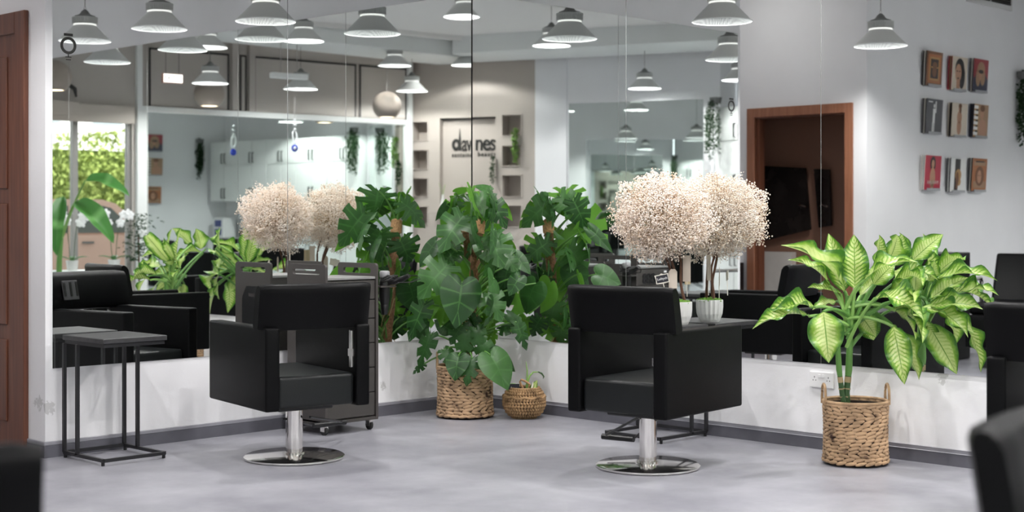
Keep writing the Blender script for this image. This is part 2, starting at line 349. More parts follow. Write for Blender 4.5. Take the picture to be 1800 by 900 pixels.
def text(name, s, size, m_, parent, mx, ext=.001, bold=0.0, sp=1.0, align='CENTER', width=None):
    c = bpy.data.curves.new(name, 'FONT'); c.body = s; c.size = size; c.extrude = ext; c.align_x = align; c.align_y = 'CENTER'; c.offset = bold; c.space_character = sp
    c.materials.append(M[m_]); tmp = bpy.data.objects.new('tmp', c); COL.objects.link(tmp)
    me = bpy.data.meshes.new_from_object(tmp.evaluated_get(bpy.context.evaluated_depsgraph_get())); bpy.data.objects.remove(tmp); bpy.data.curves.remove(c)
    if width:
        xs = [v.co.x for v in me.vertices]; me.transform(Matrix.Diagonal((width/(max(xs)-min(xs)), 1, 1, 1)))
    return ob(name, me, parent, mx)
def frame_m(o, x, z):
    """matrix with local x along x, local z near z"""
    x = Vector(x).normalized(); z = Vector(z); y = z.cross(x).normalized(); z = x.cross(y)
    return Matrix(((x.x, y.x, z.x, o[0]), (x.y, y.y, z.y, o[1]), (x.z, y.z, z.z, o[2]), (0, 0, 0, 1)))
def seg_wall(name, A, Bp, z0, z1, th, m_, parent=None, off=0):
    """upright slab on the plan line A-B; its front lies on the line (room on the left of A->B when th<0)"""
    A, Bp = Vector((*A, 0)), Vector((*Bp, 0)); L = (Bp-A).length
    o = B().box(0, L, 0, th, z0, z1).build(name, m_, parent); o.location = (A.x, A.y, 0); o.rotation_euler = (0, 0, math.atan2((Bp-A).y, (Bp-A).x))
    return o
# ------------------------------------------------------------------ room shell
CZ = 3.8
struct(B().box(-.4, 11.2, -2.2, 10.2, -.1, 0).build('floor', 'floor_vinyl'))
struct(B().box(-.4, 11.2, -2.2, 10.2, CZ, CZ+.15).build('ceiling', 'ceiling_paint'))
struct(B().box(-.25, 3.19, -.25, -.006, 0, CZ).box(2.94, 3.19, -1.9, -.25, 0, CZ).build('wall_left', 'wall_left_paint'))
w = struct(B().box(-.25, -.006, -.1, 9.7, 0, CZ).build('wall_right', 'wall_right_paint')); w.rotation_euler = (0, 0, RT)
struct(B().box(3.19, 5.05, -2.05, -1.9, 0, CZ).build('wall_passage', 'wall_white'))
struct(B().box(4.9, 5.05, .0, .2, 0, CZ).box(4.9, 5.05, -1.06, .0, 2.30, CZ).box(4.9, 5.05, -1.9, -1.06, 0, CZ).box(5.05, 8.7, .05, .2, 0, CZ).build('wall_album', 'wall_white'))
# dark room beyond the doorway
struct(B().box(6.6, 6.7, -1.9, .05, 0, CZ).box(5.05, 6.6, -1.95, -1.9, 0, CZ).build('wall_passage_back', 'passage_brown'))
CA, CB = Vector((8.15, .2, 0)), Vector((9.10, 4.62, 0)); CD = (CB-CA).normalized(); CN = Vector((CD.y, -CD.x, 0))   # CN points away from the room
wa, wb = CA+CN*.42-CD*.25, CB+CN*.42
struct(seg_wall('wall_cabinets', wa.xy, wb.xy, 0, CZ, -.15, 'wall_white'))
MA4, MB4 = (8.47, 6.72), (9.24, 4.62)
struct(seg_wall('wall_back', (9.24, 4.62), (8.47, 6.72), 0, CZ, -.2, 'wall_white'))
struct(seg_wall('trim_1', (9.56, 4.55), (9.24, 4.62), 0, CZ, -.15, 'wall_white'))
struct(seg_wall('wall_pillar', (8.47, 6.74), (8.25, 7.15), 0, CZ, -.25, 'wall_white'))
M3A, M3B = Vector((2.95, 9.42, 0)), Vector((7.26, 9.107, 0)); M3D = (M3B-M3A).normalized(); M3N = Vector((-M3D.y, M3D.x, 0))
struct(seg_wall('wall_front', (2.95, 9.425), (7.35, 9.105), 0, CZ, .2, 'wall_beige'))
# window wall with an opening
WA, WB = Vector((-.1, 9.57, 0)), Vector((2.95, 9.42, 0)); WD = (WB-WA).normalized(); wrz = math.atan2(WD.y, WD.x); WL = (WB-WA).length
o = struct(B().box(0, .25, 0, .2, 0, CZ).box(2.98, WL, 0, .2, 0, CZ).box(.25, 2.98, 0, .2, 0, .30).box(.25, 2.98, 0, .2, 2.62, CZ).build('wall_window', 'wall_beige'))
o.location = WA; o.rotation_euler = (0, 0, wrz)
win = struct(thing('window_1', None, None, WA, wrz))
B().box(.25, 2.98, .04, .10, .30, .36).box(.25, .30, .04, .10, .30, 2.62).box(2.93, 2.98, .04, .10, .30, 2.62).build('window_frame', 'mullion', win)
B().box(2.185, 2.255, .03, .11, .36, 2.60).box(1.25, 1.31, .03, .11, .36, 2.60).build('mullion', 'mullion', win)
for a_, b_ in ((.30, 1.25), (1.31, 2.185), (2.255, 2.93)): B().box(a_, b_, .065, .072, .36, 2.6).build('pane', 'window_glass', win)
o = B().box(.1, 2.97, -.10, -.005, 2.50, 2.72, .01).box(.1, 2.2, -.12, -.10, 2.56, 2.74).build('roller_blind_box', 'blind_box'); o.location = WA; o.rotation_euler = (0, 0, wrz)
tag(o, 'long beige roller blind box above the shop window', 'blind box')
o = B().tube([(1.86, -.1, 2.86), (1.92, -.1, 2.92), (2.0, -.1, 2.91), (2.08, -.1, 2.94), (2.15, -.1, 2.90), (2.17, -.1, 2.80)], [.012, .03, .02, .03, .028, .012], 8).build('curled_cable', 'cable_black', smooth=True)
o.location = WA; o.rotation_euler = (0, 0, wrz); tag(o, 'black cable bundle curled above the roller blind box', 'cable')
# skirting boards
def skirt(name, A, Bp, th):
    r = struct(thing(name, None, None, (A[0], A[1], 0), math.atan2(Bp[1]-A[1], Bp[0]-A[0]))); L = math.hypot(Bp[0]-A[0], Bp[1]-A[1])
    s_ = 1 if th > 0 else -1
    B().box(0, L, 0, th, 0, .066).build('board', 'skirting', r)
    B().box(0, L, 0, th, .066, .0877, .003, 1).build('cap_rail', 'skirting_cap', r)
    return r
skirt('baseboard_left', (0, -.006), (3.202, -.006), .012)
skirt('baseboard_return', (3.19, -.0), (3.19, -.19), .012)
skirt('baseboard_right', (-.006, 0), (-.006+uR[0]*5.75, 5.75), -.012)
skirt('baseboard_album', (4.9, .2), (8.1, .2), .012)
# ceiling soffit beam and upper beams
b1, b2 = px(520, 62, 18.6, 'B'), px(838, 112, 21.2, 'B')
struct(seg_wall('trim_2', (b1.x-1.6*(b2-b1).x, b1.y-1.6*(b2-b1).y), (b2.x, b2.y), 3.56, CZ, 1.0, 'soffit_paint'))
b3 = Vector((8.1, 7.2, 0))
struct(seg_wall('trim_3', (9.5, 3.6), (7.9, 8.0), 3.56, CZ, 1.2, 'soffit_paint'))
for i, (k, zz) in enumerate(((.5, 3.70), (1.1, 3.72), (1.7, 3.74))):
    struct(seg_wall('trim_%d' % (4+i), (2.9, 9.42-k), (7.0, 9.12-k), zz, CZ, .06, 'ceiling_paint'))
# ------------------------------------------------------------------ wall mirrors
ZB, ZT = .4812, 2.8603
def mirror_run(cuts, wall, labels):
    for i, (a_, b_) in enumerate(zip(cuts, cuts[1:])):
        x0, x1 = a_+.002, b_-.002
        if wall == 'L': o = B().box(x0, x1, -.006, 0, ZB, ZT).build('wall_mirror', 'mirror_silver')
        else:
            o = B().box(-.006, 0, x0, x1, ZB, ZT).build('wall_mirror', 'mirror_silver'); o.rotation_euler = (0, 0, RT)
        tag(o, labels[i], 'mirror', 'frameless wall mirror panels')
mirror_run((.004, 1.5783, 3.1526), 'L', ['frameless mirror panel from the black corner seam to the trolley on the left wall', 'frameless mirror panel behind the slim black side table without flowers'])
mirror_run((.004, 1.3925, 2.8145, 4.225, 5.64, 6.6), 'R', ['frameless mirror panel on the right wall beside the corner, behind the leafy monstera', 'frameless mirror panel behind the white flower tree on the right wall',
           'frameless mirror panel behind the yellow-green plant in the basket', 'frameless mirror panel past the yellow-green plant, behind the chair at the frame edge', 'last narrow mirror panel of the right wall, outside the picture'])
o = B().box(-.006, .0035, -.006, .0035, ZB, ZT).build('corner_seam', 'black_seam'); struct(o); o.name = 'trim_7'
sm_ = struct(thing('trim_9', None, None))
for a_ in (1.5783,): B().box(a_-.004, a_+.004, -.0058, -.0035, ZB, ZT).build('mirror_joint', 'joint_grey', sm_)
for a_ in (1.3925, 2.8145, 4.225, 5.64):
    q = B().box(-.0058, -.0035, a_-.004, a_+.004, ZB, ZT).build('mirror_joint', 'joint_grey', sm_); q.rotation_euler = (0, 0, RT)
# round sticker emblem on the left mirror
st_ = thing('mirror_emblem', 'black ring emblem with small bars stuck high on the left mirror edge', 'sticker', (3.057, .0012, 2.2414))
B().lathe([(.032, 0), (.0475, 0), (.0475, .002), (.032, .002), (.032, 0)], 40, mx=Matrix.Rotation(PI/2, 4, 'X')).build('ring', 'logo_black', st_)
B().box(-.026, .026, -.001, .001, .052, .066).build('bar', 'logo_black', st_); B().box(-.017, .017, -.001, .001, -.066, -.061).build('bar', 'logo_black', st_)
B().box(-.014, .014, -.001, .001, -.080, -.075).build('bar', 'logo_black', st_); B().box(-.002, .002, -.001, .001, -.062, -.046).build('bar', 'logo_black', st_)
# ------------------------------------------------------------------ doors of the passage
d1 = struct(thing('door_1', None, None, (3.19, 0, 0)))
B().box(0, .03, -.30, -.19, 0, 2.44, .004, 1).box(0, .03, -1.35, -.30, 2.32, 2.44, .004, 1).box(0, .03, -1.46, -1.35, 0, 2.44, .004, 1).build('door_frame', 'door_wood', d1)
B().box(.002, .018, -1.35, -.30, .01, 2.32).build('door_leaf', 'door_wood', d1)
for z0, z1 in ((.16, .62), (.70, 1.38), (1.46, 2.2)):
    B().box(.016, .026, -1.25, -.40, z0, z1, .006, 1).build('raised_panel', 'door_wood', d1)
d2 = struct(thing('door_2', None, None, (4.9, 0, 0)))
for a_ in ((-1.125, -1.035, 0, 2.371), (-.025, .062, 0, 2.371), (-1.035, -.025, 2.28, 2.371)):
    B().box(-.022, 0, a_[0], a_[1], a_[2], a_[3], .004, 1).build('casing', 'door_wood_light', d2)
B().box(0, .15, -1.06, -1.03, 0, 2.30).box(0, .15, -.03, .0, 0, 2.30).box(0, .15, -1.03, -.03, 2.27, 2.30).box(.02, .06, -1.03, -1.0, 0, 2.27).build('jamb', 'door_wood', d2)
pc = thing('passage_fill_light', 'added round fill light on the passage ceiling between the two wooden doors', 'lamp', (4.05, -.75, CZ))  # unseen fixture, added to brighten the doorway wall
B().lathe([(0, -.06), (.15, -.055), (.17, -.03), (.17, 0), (0, 0)], 32).build('diffuser', 'lamp_ring', pc, True)
B().lathe([(.17, -.035), (.185, -.035), (.185, 0), (.17, 0)], 32).build('rim', 'lamp_inner', pc)
pl_ = bpy.data.lights.new('passage_fill_glow', 'AREA'); pl_.shape = 'DISK'; pl_.size = .3; pl_.energy = 2.6; pl_.color = (1, .97, .94)
q = bpy.data.objects.new('passage_fill_glow', pl_); COL.objects.link(q); q.parent = pc; q.location = (0, 0, -.075)
# the dim store room behind it
B().box(.75, .80, -1.9, .0, 0, 2.9).build('brown_partition', 'passage_brown', d2)
B().plate([(-1.60, 1.02), (-1.60, 1.85), (-.90, 1.80), (-.84, 1.18)], [], .03, Matrix.Translation((.70, 0, 0)) @ Matrix.Rotation(PI/2, 4, 'Z')).build('stone_panel', 'dark_stone', d2)
B().plate([(-.74, 1.20), (-.80, 1.79), (-.62, 1.78), (-.60, 1.22)], [], .03, Matrix.Translation((.70, 0, 0)) @ Matrix.Rotation(PI/2, 4, 'Z')).build('stone_panel', 'dark_stone', d2)
for yy in (-.95, -.70):
    B().tube([(.68, yy, 1.40), (.64, yy, 1.42), (.62, yy+.03, 1.43), (.62, yy+.09, 1.41)], .009, 8).build('lever_handle', 'chrome', d2, True)
B().box(.66, .74, -1.55, -1.05, .0, .95).build('marble_block', 'marble', d2)
o = B().box(-.35, -.04, -1.32, -1.14, 0, .86, .01).build('storage_box', 'black_plastic'); o.location = (4.9, 0, 0); tag(o, 'black upright box with a red strip beside the wooden doorway', 'box')
q = B().box(-.352, -.348, -1.30, -1.16, .70, .76).build('red_strip', 'ink_red', o)
# ------------------------------------------------------------------ leather chairs
def chair_meshes():
    D = {}
    def arm(s_):
        x0, x1 = (.222, .302) if s_ > 0 else (-.302, -.222)
        b_ = B().box(x0, x1, -.36, .395, .298, .732, .014, 3); return b_.mesh('armrest', 'leather_smooth', True)
    D['arm_l'], D['arm_r'] = arm(-1), arm(1)
    b_ = B().box(-.221, .221, -.335, .35, .305, .475, .022, 3); D['seat'] = b_.mesh('seat', 'leather_seat', True)
    b_ = B(); bm = b_.bm; N = 14; rows = []
    prof = [(-.055, 0), (-.056, .185), (-.051, .212), (-.038, .231), (-.015, .240), (.010, .238), (.025, .227), (.034, .205), (.036, .02), (.025, .004), (0, -.002), (-.04, -.002)]
    for i in range(N+1):
        x = -.322+.644*i/N; f = x/.322; ring = []; e = 1-.35*max(0, (abs(f)-.93)/.07)
        for (y, z) in prof:
            yy = (y+.01)*e-.01; zz = .119+(z-.119)*(1-.06*max(0, (abs(f)-.93)/.07))
            bend = -.045*(1-f*f); ring.append(bm.verts.new((x, -.325+bend+yy-.20*zz*zz/.24*1.0, .716+zz)))
        rows.append(ring)
    for a, c in zip(rows, rows[1:]):
        for k in range(len(prof)): bm.faces.new((a[k], a[(k+1) % len(prof)], c[(k+1) % len(prof)], c[k]))
    bm.faces.new(rows[0][::-1]); bm.faces.new(rows[-1])
    D['back'] = b_.mesh('backrest', 'leather_smooth', True)
    D['base'] = B().lathe([(0, 0), (.262, 0), (.272, .005), (.272, .014), (.262, .020), (.07, .027), (0, .027)], 64).mesh('base_disc', 'disc_steel', True)
    D['pole'] = B().lathe([(0, .02), (.046, .02), (.046, .28), (.03, .28), (.03, .30), (0, .30)], 32).mesh('pole', 'chrome', True)
    D['collar'] = B().lathe([(.046, .022), (.056, .022), (.056, .034), (.046, .036)], 32).mesh('collar', 'steel', True)
    D['under'] = B().box(-.16, .16, -.15, .15, .275, .306, .006, 1).mesh('swivel_plate', 'black_metal')
    D['lever'] = B().tube([(.10, -.05, .30), (.17, -.10, .305), (.22, -.13, .30)], .008, 8).mesh('lever', 'chrome', True)
    D['hinge'] = B().box(.205, .221, -.33, -.30, .50, .70, .003, 1).box(.203, .223, -.335, -.295, .56, .60).mesh('back_bracket', 'steel')
    return D
CH = chair_meshes()
def chair(label, loc, rz, number=None, foot=None):
    t = thing('styling_chair', label, 'chair', (loc[0], loc[1], 0), rz, 'black leather styling chairs')
    for k, nme in (('seat', 'seat'), ('back', 'backrest'), ('arm_l', 'armrest'), ('arm_r', 'armrest'), ('base', 'base_disc'), ('pole', 'pole'), ('collar', 'collar'), ('under', 'swivel_plate'), ('lever', 'lever'), ('hinge', 'back_bracket')):
        q0 = ob(nme, CH[k], t)
        if k in ('seat', 'back', 'arm_l', 'arm_r', 'hinge'): q0.location.y = .125 if k == 'back' else .06
    inv = Matrix.Rotation(-rz, 3, 'Z')
    if foot: a_, b_, c_, d_ = [inv @ (Vector(p)-Vector((loc[0], loc[1], 0))) for p in foot]
    else: a_, b_, c_, d_ = Vector((-.13, .50, .10)), Vector((.13, .50, .10)), Vector((-.07, .06, .31)), Vector((.07, .06, .31))
    fr = B().tube([c_, a_+(c_-a_)*.1], .007, 8).tube([d_, b_+(d_-b_)*.1], .007, 8).tube([a_, b_], .011, 8).build('footrest', 'black_metal', t, True)
    B().tube([a_+(a_-b_)*.02, b_+(b_-a_)*.02], .0165, 10).build('grip', 'black_plastic', fr, True)
    if number:
        mx = Matrix.Translation((-.150, -.206, .842)) @ Matrix.Rotation(PI-.13, 4, 'Z') @ Matrix.Rotation(PI/2-.20, 4, 'X')
        bd = B().box(-.068, .068, -.062, .062, -.004, .006, .003, 1).build('number_badge', 'badge', t); bd.matrix_basis = mx
        text('number', number, .118, 'badge_text', bd, Matrix.Translation((0, 0, .0065)), .0015, .004, .92)
    return t
PL, PR = (2.243, .951), (1.124, 2.498)
chair('black leather salon chair in front of the trolley, back to us', PL, math.radians(168.5), '111',
      (fl(552, 748, .10), fl(606, 742, .10), px(500, 736, 7.95), px(545, 733, 7.97)))
chair('black leather salon chair in front of the flower tree, back to us', PR, math.radians(96.3), None,
      (fl(1060, 767, .10), fl(1113, 772, .10), px(1124, 733, 7.66), px(1157, 735, 7.64)))
chair('black leather salon chair cut off at the frame edge behind the yellow-green plant basket', (1.10, 4.80), math.radians(96))
q_ = rw(.79, 2.44); near = chair('big out-of-focus black leather chair closest to the camera, its backrest overlapping the frame edge', (q_[0]-.31, q_[1]+.235), math.radians(3))
q_ = px(66, 795, 2.25); a_ = math.radians(160); q_ = (q_.x-(.31*math.cos(a_)+.29*math.sin(a_)), q_.y-(.31*math.sin(a_)-.29*math.cos(a_)))
near2 = chair('black leather chair of which only a backrest corner shows below the wooden door', q_, a_)
chair('black leather salon chair facing the shop window, seen only in the mirror', (3.00, 6.55), math.radians(-25), '444')

# ------------------------------------------------------------------ C-shaped side tables
def c_table(label, org, ex, ey, w_, d_):
    """org = wall corner on the floor, ex along the wall, ey out of the wall"""
    rz = math.atan2(ex[1], ex[0]); flip = 1 if ex[0]*ey[1]-ex[1]*ey[0] > 0 else -1
    t = thing('side_table', label, 'table', (org[0], org[1], 0), rz, 'slim C-shaped side tables'); s_ = flip; k = .018
    def P(x, y, z): return Vector((x, y*s_, z))
    y0, y1 = sorted((0*s_, d_*s_))
    B().box(-.01, w_+.01, y0-.005, y1+.01, .638, .665, .003, 1).build('table_top', 'table_top', t)
    B().box(0, w_, y0+.005, y1, .618, .637).build('apron', 'black_metal', t)
    fr = B()
    for a_, c_ in ((P(0, 0, .028), P(0, d_, .028)), (P(w_, 0, .028), P(w_, d_, .028)), (P(0, 0, .028), P(w_, 0, .028)), (P(0, d_, .028), P(w_, d_, .028))): fr.bar(a_, c_, k)
    fr.build('base_frame', 'black_metal', t)
    for x, y in ((0, 0), (w_, 0), (0, .14), (w_, .14)):
        B().bar(P(x, y, .028), P(x, y, .62), k).build('leg', 'black_metal', t)
    for x in (0, w_):
        for y in (0.01, d_-.01): B().cyl((*P(x, y, 0)[:2], 0), .009, 0, .022, 10).build('foot', 'black_plastic', t)
    return t
c_table('slim black side table with grey top standing empty by the left wall', (2.74, .045), (1, 0), (0, 1), .365, .415)
c_table('slim black side table carrying the flower tree behind the chair', (.035, 1.64), (0, 1), (1, 0), .41, .435)
# ------------------------------------------------------------------ salon trolley
tr_ = thing('salon_trolley', 'dark grey salon trolley with drawers and slotted end panels on casters', 'trolley', (0, 0, 0))
TX0, TX1, TY0, TY1 = 1.235, 1.645, .10, .452
def rrect(x0, x1, z0, z1, r, n=5, low=True):
    P = []
    for cx, cz, a0 in ((x1-r, z1-r, 0), (x0+r, z1-r, PI/2)):
        P += [(cx+r*math.cos(a0+PI/2*i/n), cz+r*math.sin(a0+PI/2*i/n)) for i in range(n+1)]
    if low: 
        for cx, cz, a0 in ((x0+r, z0+r, PI), (x1-r, z0+r, 3*PI/2)): P += [(cx+r*math.cos(a0+PI/2*i/n), cz+r*math.sin(a0+PI/2*i/n)) for i in range(n+1)]
    else: P += [(x0, z0), (x1, z0)]
    return P
for xx in (TX0, TX1-.018):
    mx = Matrix.Translation((xx, 0, 0)) @ Matrix.Rotation(PI/2, 4, 'Z') @ Matrix.Scale(-1, 4, (0, 1, 0))
    B().plate(rrect(TY0-.012, TY1+.008, .075, 1.02, .02, low=False), [rrect(TY0+.04, TY1-.045, .957, .990, .014)[::-1]], .018, mx).build('end_panel', 'trolley_panel', tr_)
B().box(TX0+.018, TX1-.018, TY0, TY1-.02, .085, .925).build('body', 'trolley_body', tr_)
B().box(TX0+.018, TX1-.018, TY0-.004, TY1+.002, .925, .940, .002, 1).build('worktop', 'trolley_top', tr_)
zc = [.09, .235, .385, .535, .685, .80, .92]
for z0, z1 in zip(zc, zc[1:]):
    dr = B().box(TX0+.022, TX1-.022, TY1-.02, TY1, z0+.003, z1-.003, .002, 1).build('drawer', 'trolley_body', tr_)
B().box(TX0, TX1, TY0-.01, TY1+.006, .066, .085).build('bottom_plate', 'trolley_body', tr_)
B().box(TX1-.075, TX1-.045, TY1, TY1+.001, .888, .903).build('price_label', 'white_plastic', tr_)
text('number', '888', .10, 'black_plastic', tr_, Matrix.Translation((1.39, TY1+.002, .845)) @ Matrix.Rotation(PI, 4, 'Z') @ Matrix.Rotation(PI/2, 4, 'X'), .002, .004, 1.0)
for xx in (TX0+.03, TX1-.03):
    for yy in (TY0+.03, TY1-.03):
        ca = B().box(xx-.012, xx+.012, yy-.014, yy+.014, .046, .068, .002, 1).box(xx-.015, xx-.011, yy-.03, yy+.008, .022, .06).box(xx+.011, xx+.015, yy-.03, yy+.008, .022, .06).build('caster', 'chrome', tr_)
        wm = Matrix.Translation((xx, yy-.012, .030)) @ Matrix.Rotation(PI/2, 4, 'Y')
        B().lathe([(0, -.010), (.024, -.010), (.030, -.007), (.030, .007), (.024, .010), (0, .010)], 20, mx=wm).build('wheel', 'tyre', ca, True)
oc = [(-.10, 0), (-.10, .20), (-.055, .27), (.055, .27), (.10, .20), (.10, 0)]
B().plate(oc, [[(-.035, .205), (.03, .205), (.03, .225), (-.035, .225)]], .012, Matrix.Translation((TX1+.002, .285, .60)) @ Matrix.Rotation(-PI/2, 4, 'Z') @ Matrix.Scale(-1, 4, (0, 1, 0))).build('tool_hook_plate', 'black_plastic', tr_)
# holder ring and dryer at the corner end
hp = px(676, 505, 9.12)
B().box(hp.x-.05, TX0, hp.y-.06, hp.y+.055, .872, .880).build('dryer_holder', 'trolley_body', tr_)
hd = thing('hair_dryer', 'black hair dryer hanging nozzle down at the end of the trolley', 'hair dryer', (hp.x, hp.y, 0))
B().lathe([(0, .93), (.022, .93), (.030, .925), (.034, .90), (.036, .86), (.034, .80), (.026, .765), (.024, .755)], 24).build('barrel', 'black_plastic', hd, True)
B().lathe([(.030, .93), (.032, .935), (.032, .965), (.024, .972), (0, .972)], 24).build('rear_filter', 'wheel_grey', hd, True)
B().lathe([(.024, .765), (.027, .76), (.020, .71), (.016, .70), (0, .70)], 24).build('nozzle', 'black_plastic', hd, True)
B().tube([(0, 0, .90), (-.03, .06, .905), (-.05, .12, .925), (-.06, .16, .945)], [.02, .019, .018, .014], 12).build('handle', 'black_plastic', hd, True)
cp = [(.035*math.cos(a*.7)*1.5-.02, .035*math.sin(a*.7)*1.5+.02, .925+.02*math.sin(a*1.3)) for a in range(26)]
B().tube(cp, .006, 6).tube([(-.06, .16, .945), (-.09, .20, .945), (-.10, .22, .925), (-.06, .18, .905), (-.02, .10, .90)], .003, 6).build('cable', 'cable_black', hd, True)
# ------------------------------------------------------------------ leaves
def cat(pts, s):
    n_ = len(pts)-1; x = min(max(s, 0), 1)*n_; i = min(int(x), n_-1); t = x-i
    p0, p1, p2, p3 = (Vector(pts[max(i-1, 0)]), Vector(pts[i]), Vector(pts[i+1]), Vector(pts[min(i+2, n_)]))
    return .5*((2*p1)+(p2-p0)*t+(2*p0-5*p1+4*p2-p3)*t*t+(3*p1-p0-3*p2+p3)*t**3)
def monstera_mesh(nl, gap, fold, droop, curl, m_, seed):
    rnd = random.Random(seed); bm = bmesh.new(); uvl = bm.loops.layers.uv.new('UVMap')
    out = [(-.02, .02), (-.11, .07), (-.16, .20), (-.09, .34), (.08, .44), (.30, .45), (.52, .38), (.74, .24), (.91, .09), (1, 0)]
    for sd in (1, -1):
        for k in range(nl):
            sa, sb = k/nl, (k+1)/nl; sm = (sa+sb)/2; gk = gap*rnd.uniform(.7, 1.2) if gap else 0; hole = gap and rnd.random() < .5
            grid = []
            for i in range(4):
                row = []
                for j in range(6):
                    r_ = j/5; f = i/3
                    w_ = 1-gk*min(1, max(0, (r_-.42)/.30))*(.25 if k == nl-1 else 1)
                    s_ = sm+(sa+(sb-sa)*f-sm)*w_
                    mg = cat(out, s_); md = Vector((.86*max(0, s_-.12)**1.25, 0)); p = md.lerp(mg, r_)
                    x, y = p.x, p.y*sd
                    z = fold*abs(y)-droop*max(0, x)**2-curl*(abs(y)**2)*2.2+.012*math.sin(9*s_+3*r_+seed)
                    v = bm.verts.new((x, y, z)); row.append((v, f, r_))
                grid.append(row)
            for i in range(3):
                for j in range(5):
                    q = [grid[i][j], grid[i+1][j], grid[i+1][j+1], grid[i][j+1]]
                    if sd < 0: q = q[::-1]
                    fc = bm.faces.new([a[0] for a in q]); fc.smooth = True
                    for lp, a in zip(fc.loops, q): lp[uvl].uv = (a[1], a[2])
    bmesh.ops.remove_doubles(bm, verts=bm.verts, dist=.0008)
    bmesh.ops.dissolve_degenerate(bm, edges=bm.edges, dist=.0004)
    me = bpy.data.meshes.new('leaf'); bm.to_mesh(me); bm.free(); me.materials.append(M[m_]); return me
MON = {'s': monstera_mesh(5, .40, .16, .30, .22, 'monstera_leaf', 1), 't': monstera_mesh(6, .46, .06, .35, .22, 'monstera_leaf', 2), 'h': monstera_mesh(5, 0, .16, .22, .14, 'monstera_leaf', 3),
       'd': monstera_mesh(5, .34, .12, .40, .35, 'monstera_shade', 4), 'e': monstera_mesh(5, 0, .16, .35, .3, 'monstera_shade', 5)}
def strip_leaf(nu, wfun, arch, fold, wav, m_, seed, nv=6):
    bm = bmesh.new(); uvl = bm.loops.layers.uv.new('UVMap'); g_ = []
    for i in range(nu+1):
        t = i/nu; row = []
        for j in range(nv+1):
            v = -1+2*j/nv; w_ = wfun(t); y = w_*v
            z = 4*arch*t*(1-t)+fold*abs(v)*w_+wav*math.sin(t*14+seed+(1 if v > 0 else 2.1))*abs(v)**2*w_
            row.append((bm.verts.new((t, y, z)), t, j/nv))
        g_.append(row)
    for i in range(nu):
        for j in range(nv):
            q = [g_[i][j], g_[i+1][j], g_[i+1][j+1], g_[i][j+1]]; fc = bm.faces.new([a[0] for a in q]); fc.smooth = True
            for lp, a in zip(fc.loops, q): lp[uvl].uv = (a[1], a[2])
    bmesh.ops.remove_doubles(bm, verts=bm.verts, dist=1e-5)
    me = bpy.data.meshes.new('leaf'); bm.to_mesh(me); bm.free(); me.materials.append(M[m_]); return me
dw = lambda t: .5*(math.sin(PI*min(1, t**.82))**.75)*(1 if t < .7 else 1-.35*((t-.7)/.3)) if 0 < t < 1 else 0.0
DIE = {'f': strip_leaf(18, dw, .06, .35, .22, 'dieff_leaf', 0), 'a': strip_leaf(18, dw, .22, .45, .30, 'dieff_leaf', 1), 'h': strip_leaf(18, dw, .12, .25, .20, 'dieff_leaf', 2)}
BAN = strip_leaf(16, lambda t: .5*math.sin(PI*t**.7)**.6 if 0 < t < 1 else 0, .22, .4, .06, 'banana_leaf', 0)
def put_leaf(root, meshes, kind, base, tip, width, toward, name='leaf', roll=0):
    base, tip = Vector(base), Vector(tip); ax = tip-base; L = ax.length
    mx = frame_m(base, ax, toward) @ Matrix.Rotation(roll, 4, 'X') @ Matrix.Diagonal((L, width, (L+width)/2, 1))
    xs = [mx @ v.co for v in meshes[kind].vertices]; dx = min(v.x for v in xs); dy = min(v.y for v in xs)
    mx = Matrix.Translation((max(0, .012-dx), max(0, .012-dy), 0)) @ mx        # keep clear of the two mirrors
    return ob(name, meshes[kind], root, Matrix.Translation(-root.location) @ mx)
def petiole(root, a, b_, r=.006, m_='stem_green', sag=.05, mats=None):
    a, b_ = Vector(a), Vector(b_); mid = (a+b_)/2+Vector((0, 0, sag)); pts = []
    for i in range(7):
        t = i/6; pts.append(((1-t)**2*a+2*t*(1-t)*mid+t*t*b_)-root.location)
    return B().tube(pts, [r*(1.2-.4*i/6) for i in range(7)], 6).build('petiole', m_, root, True)
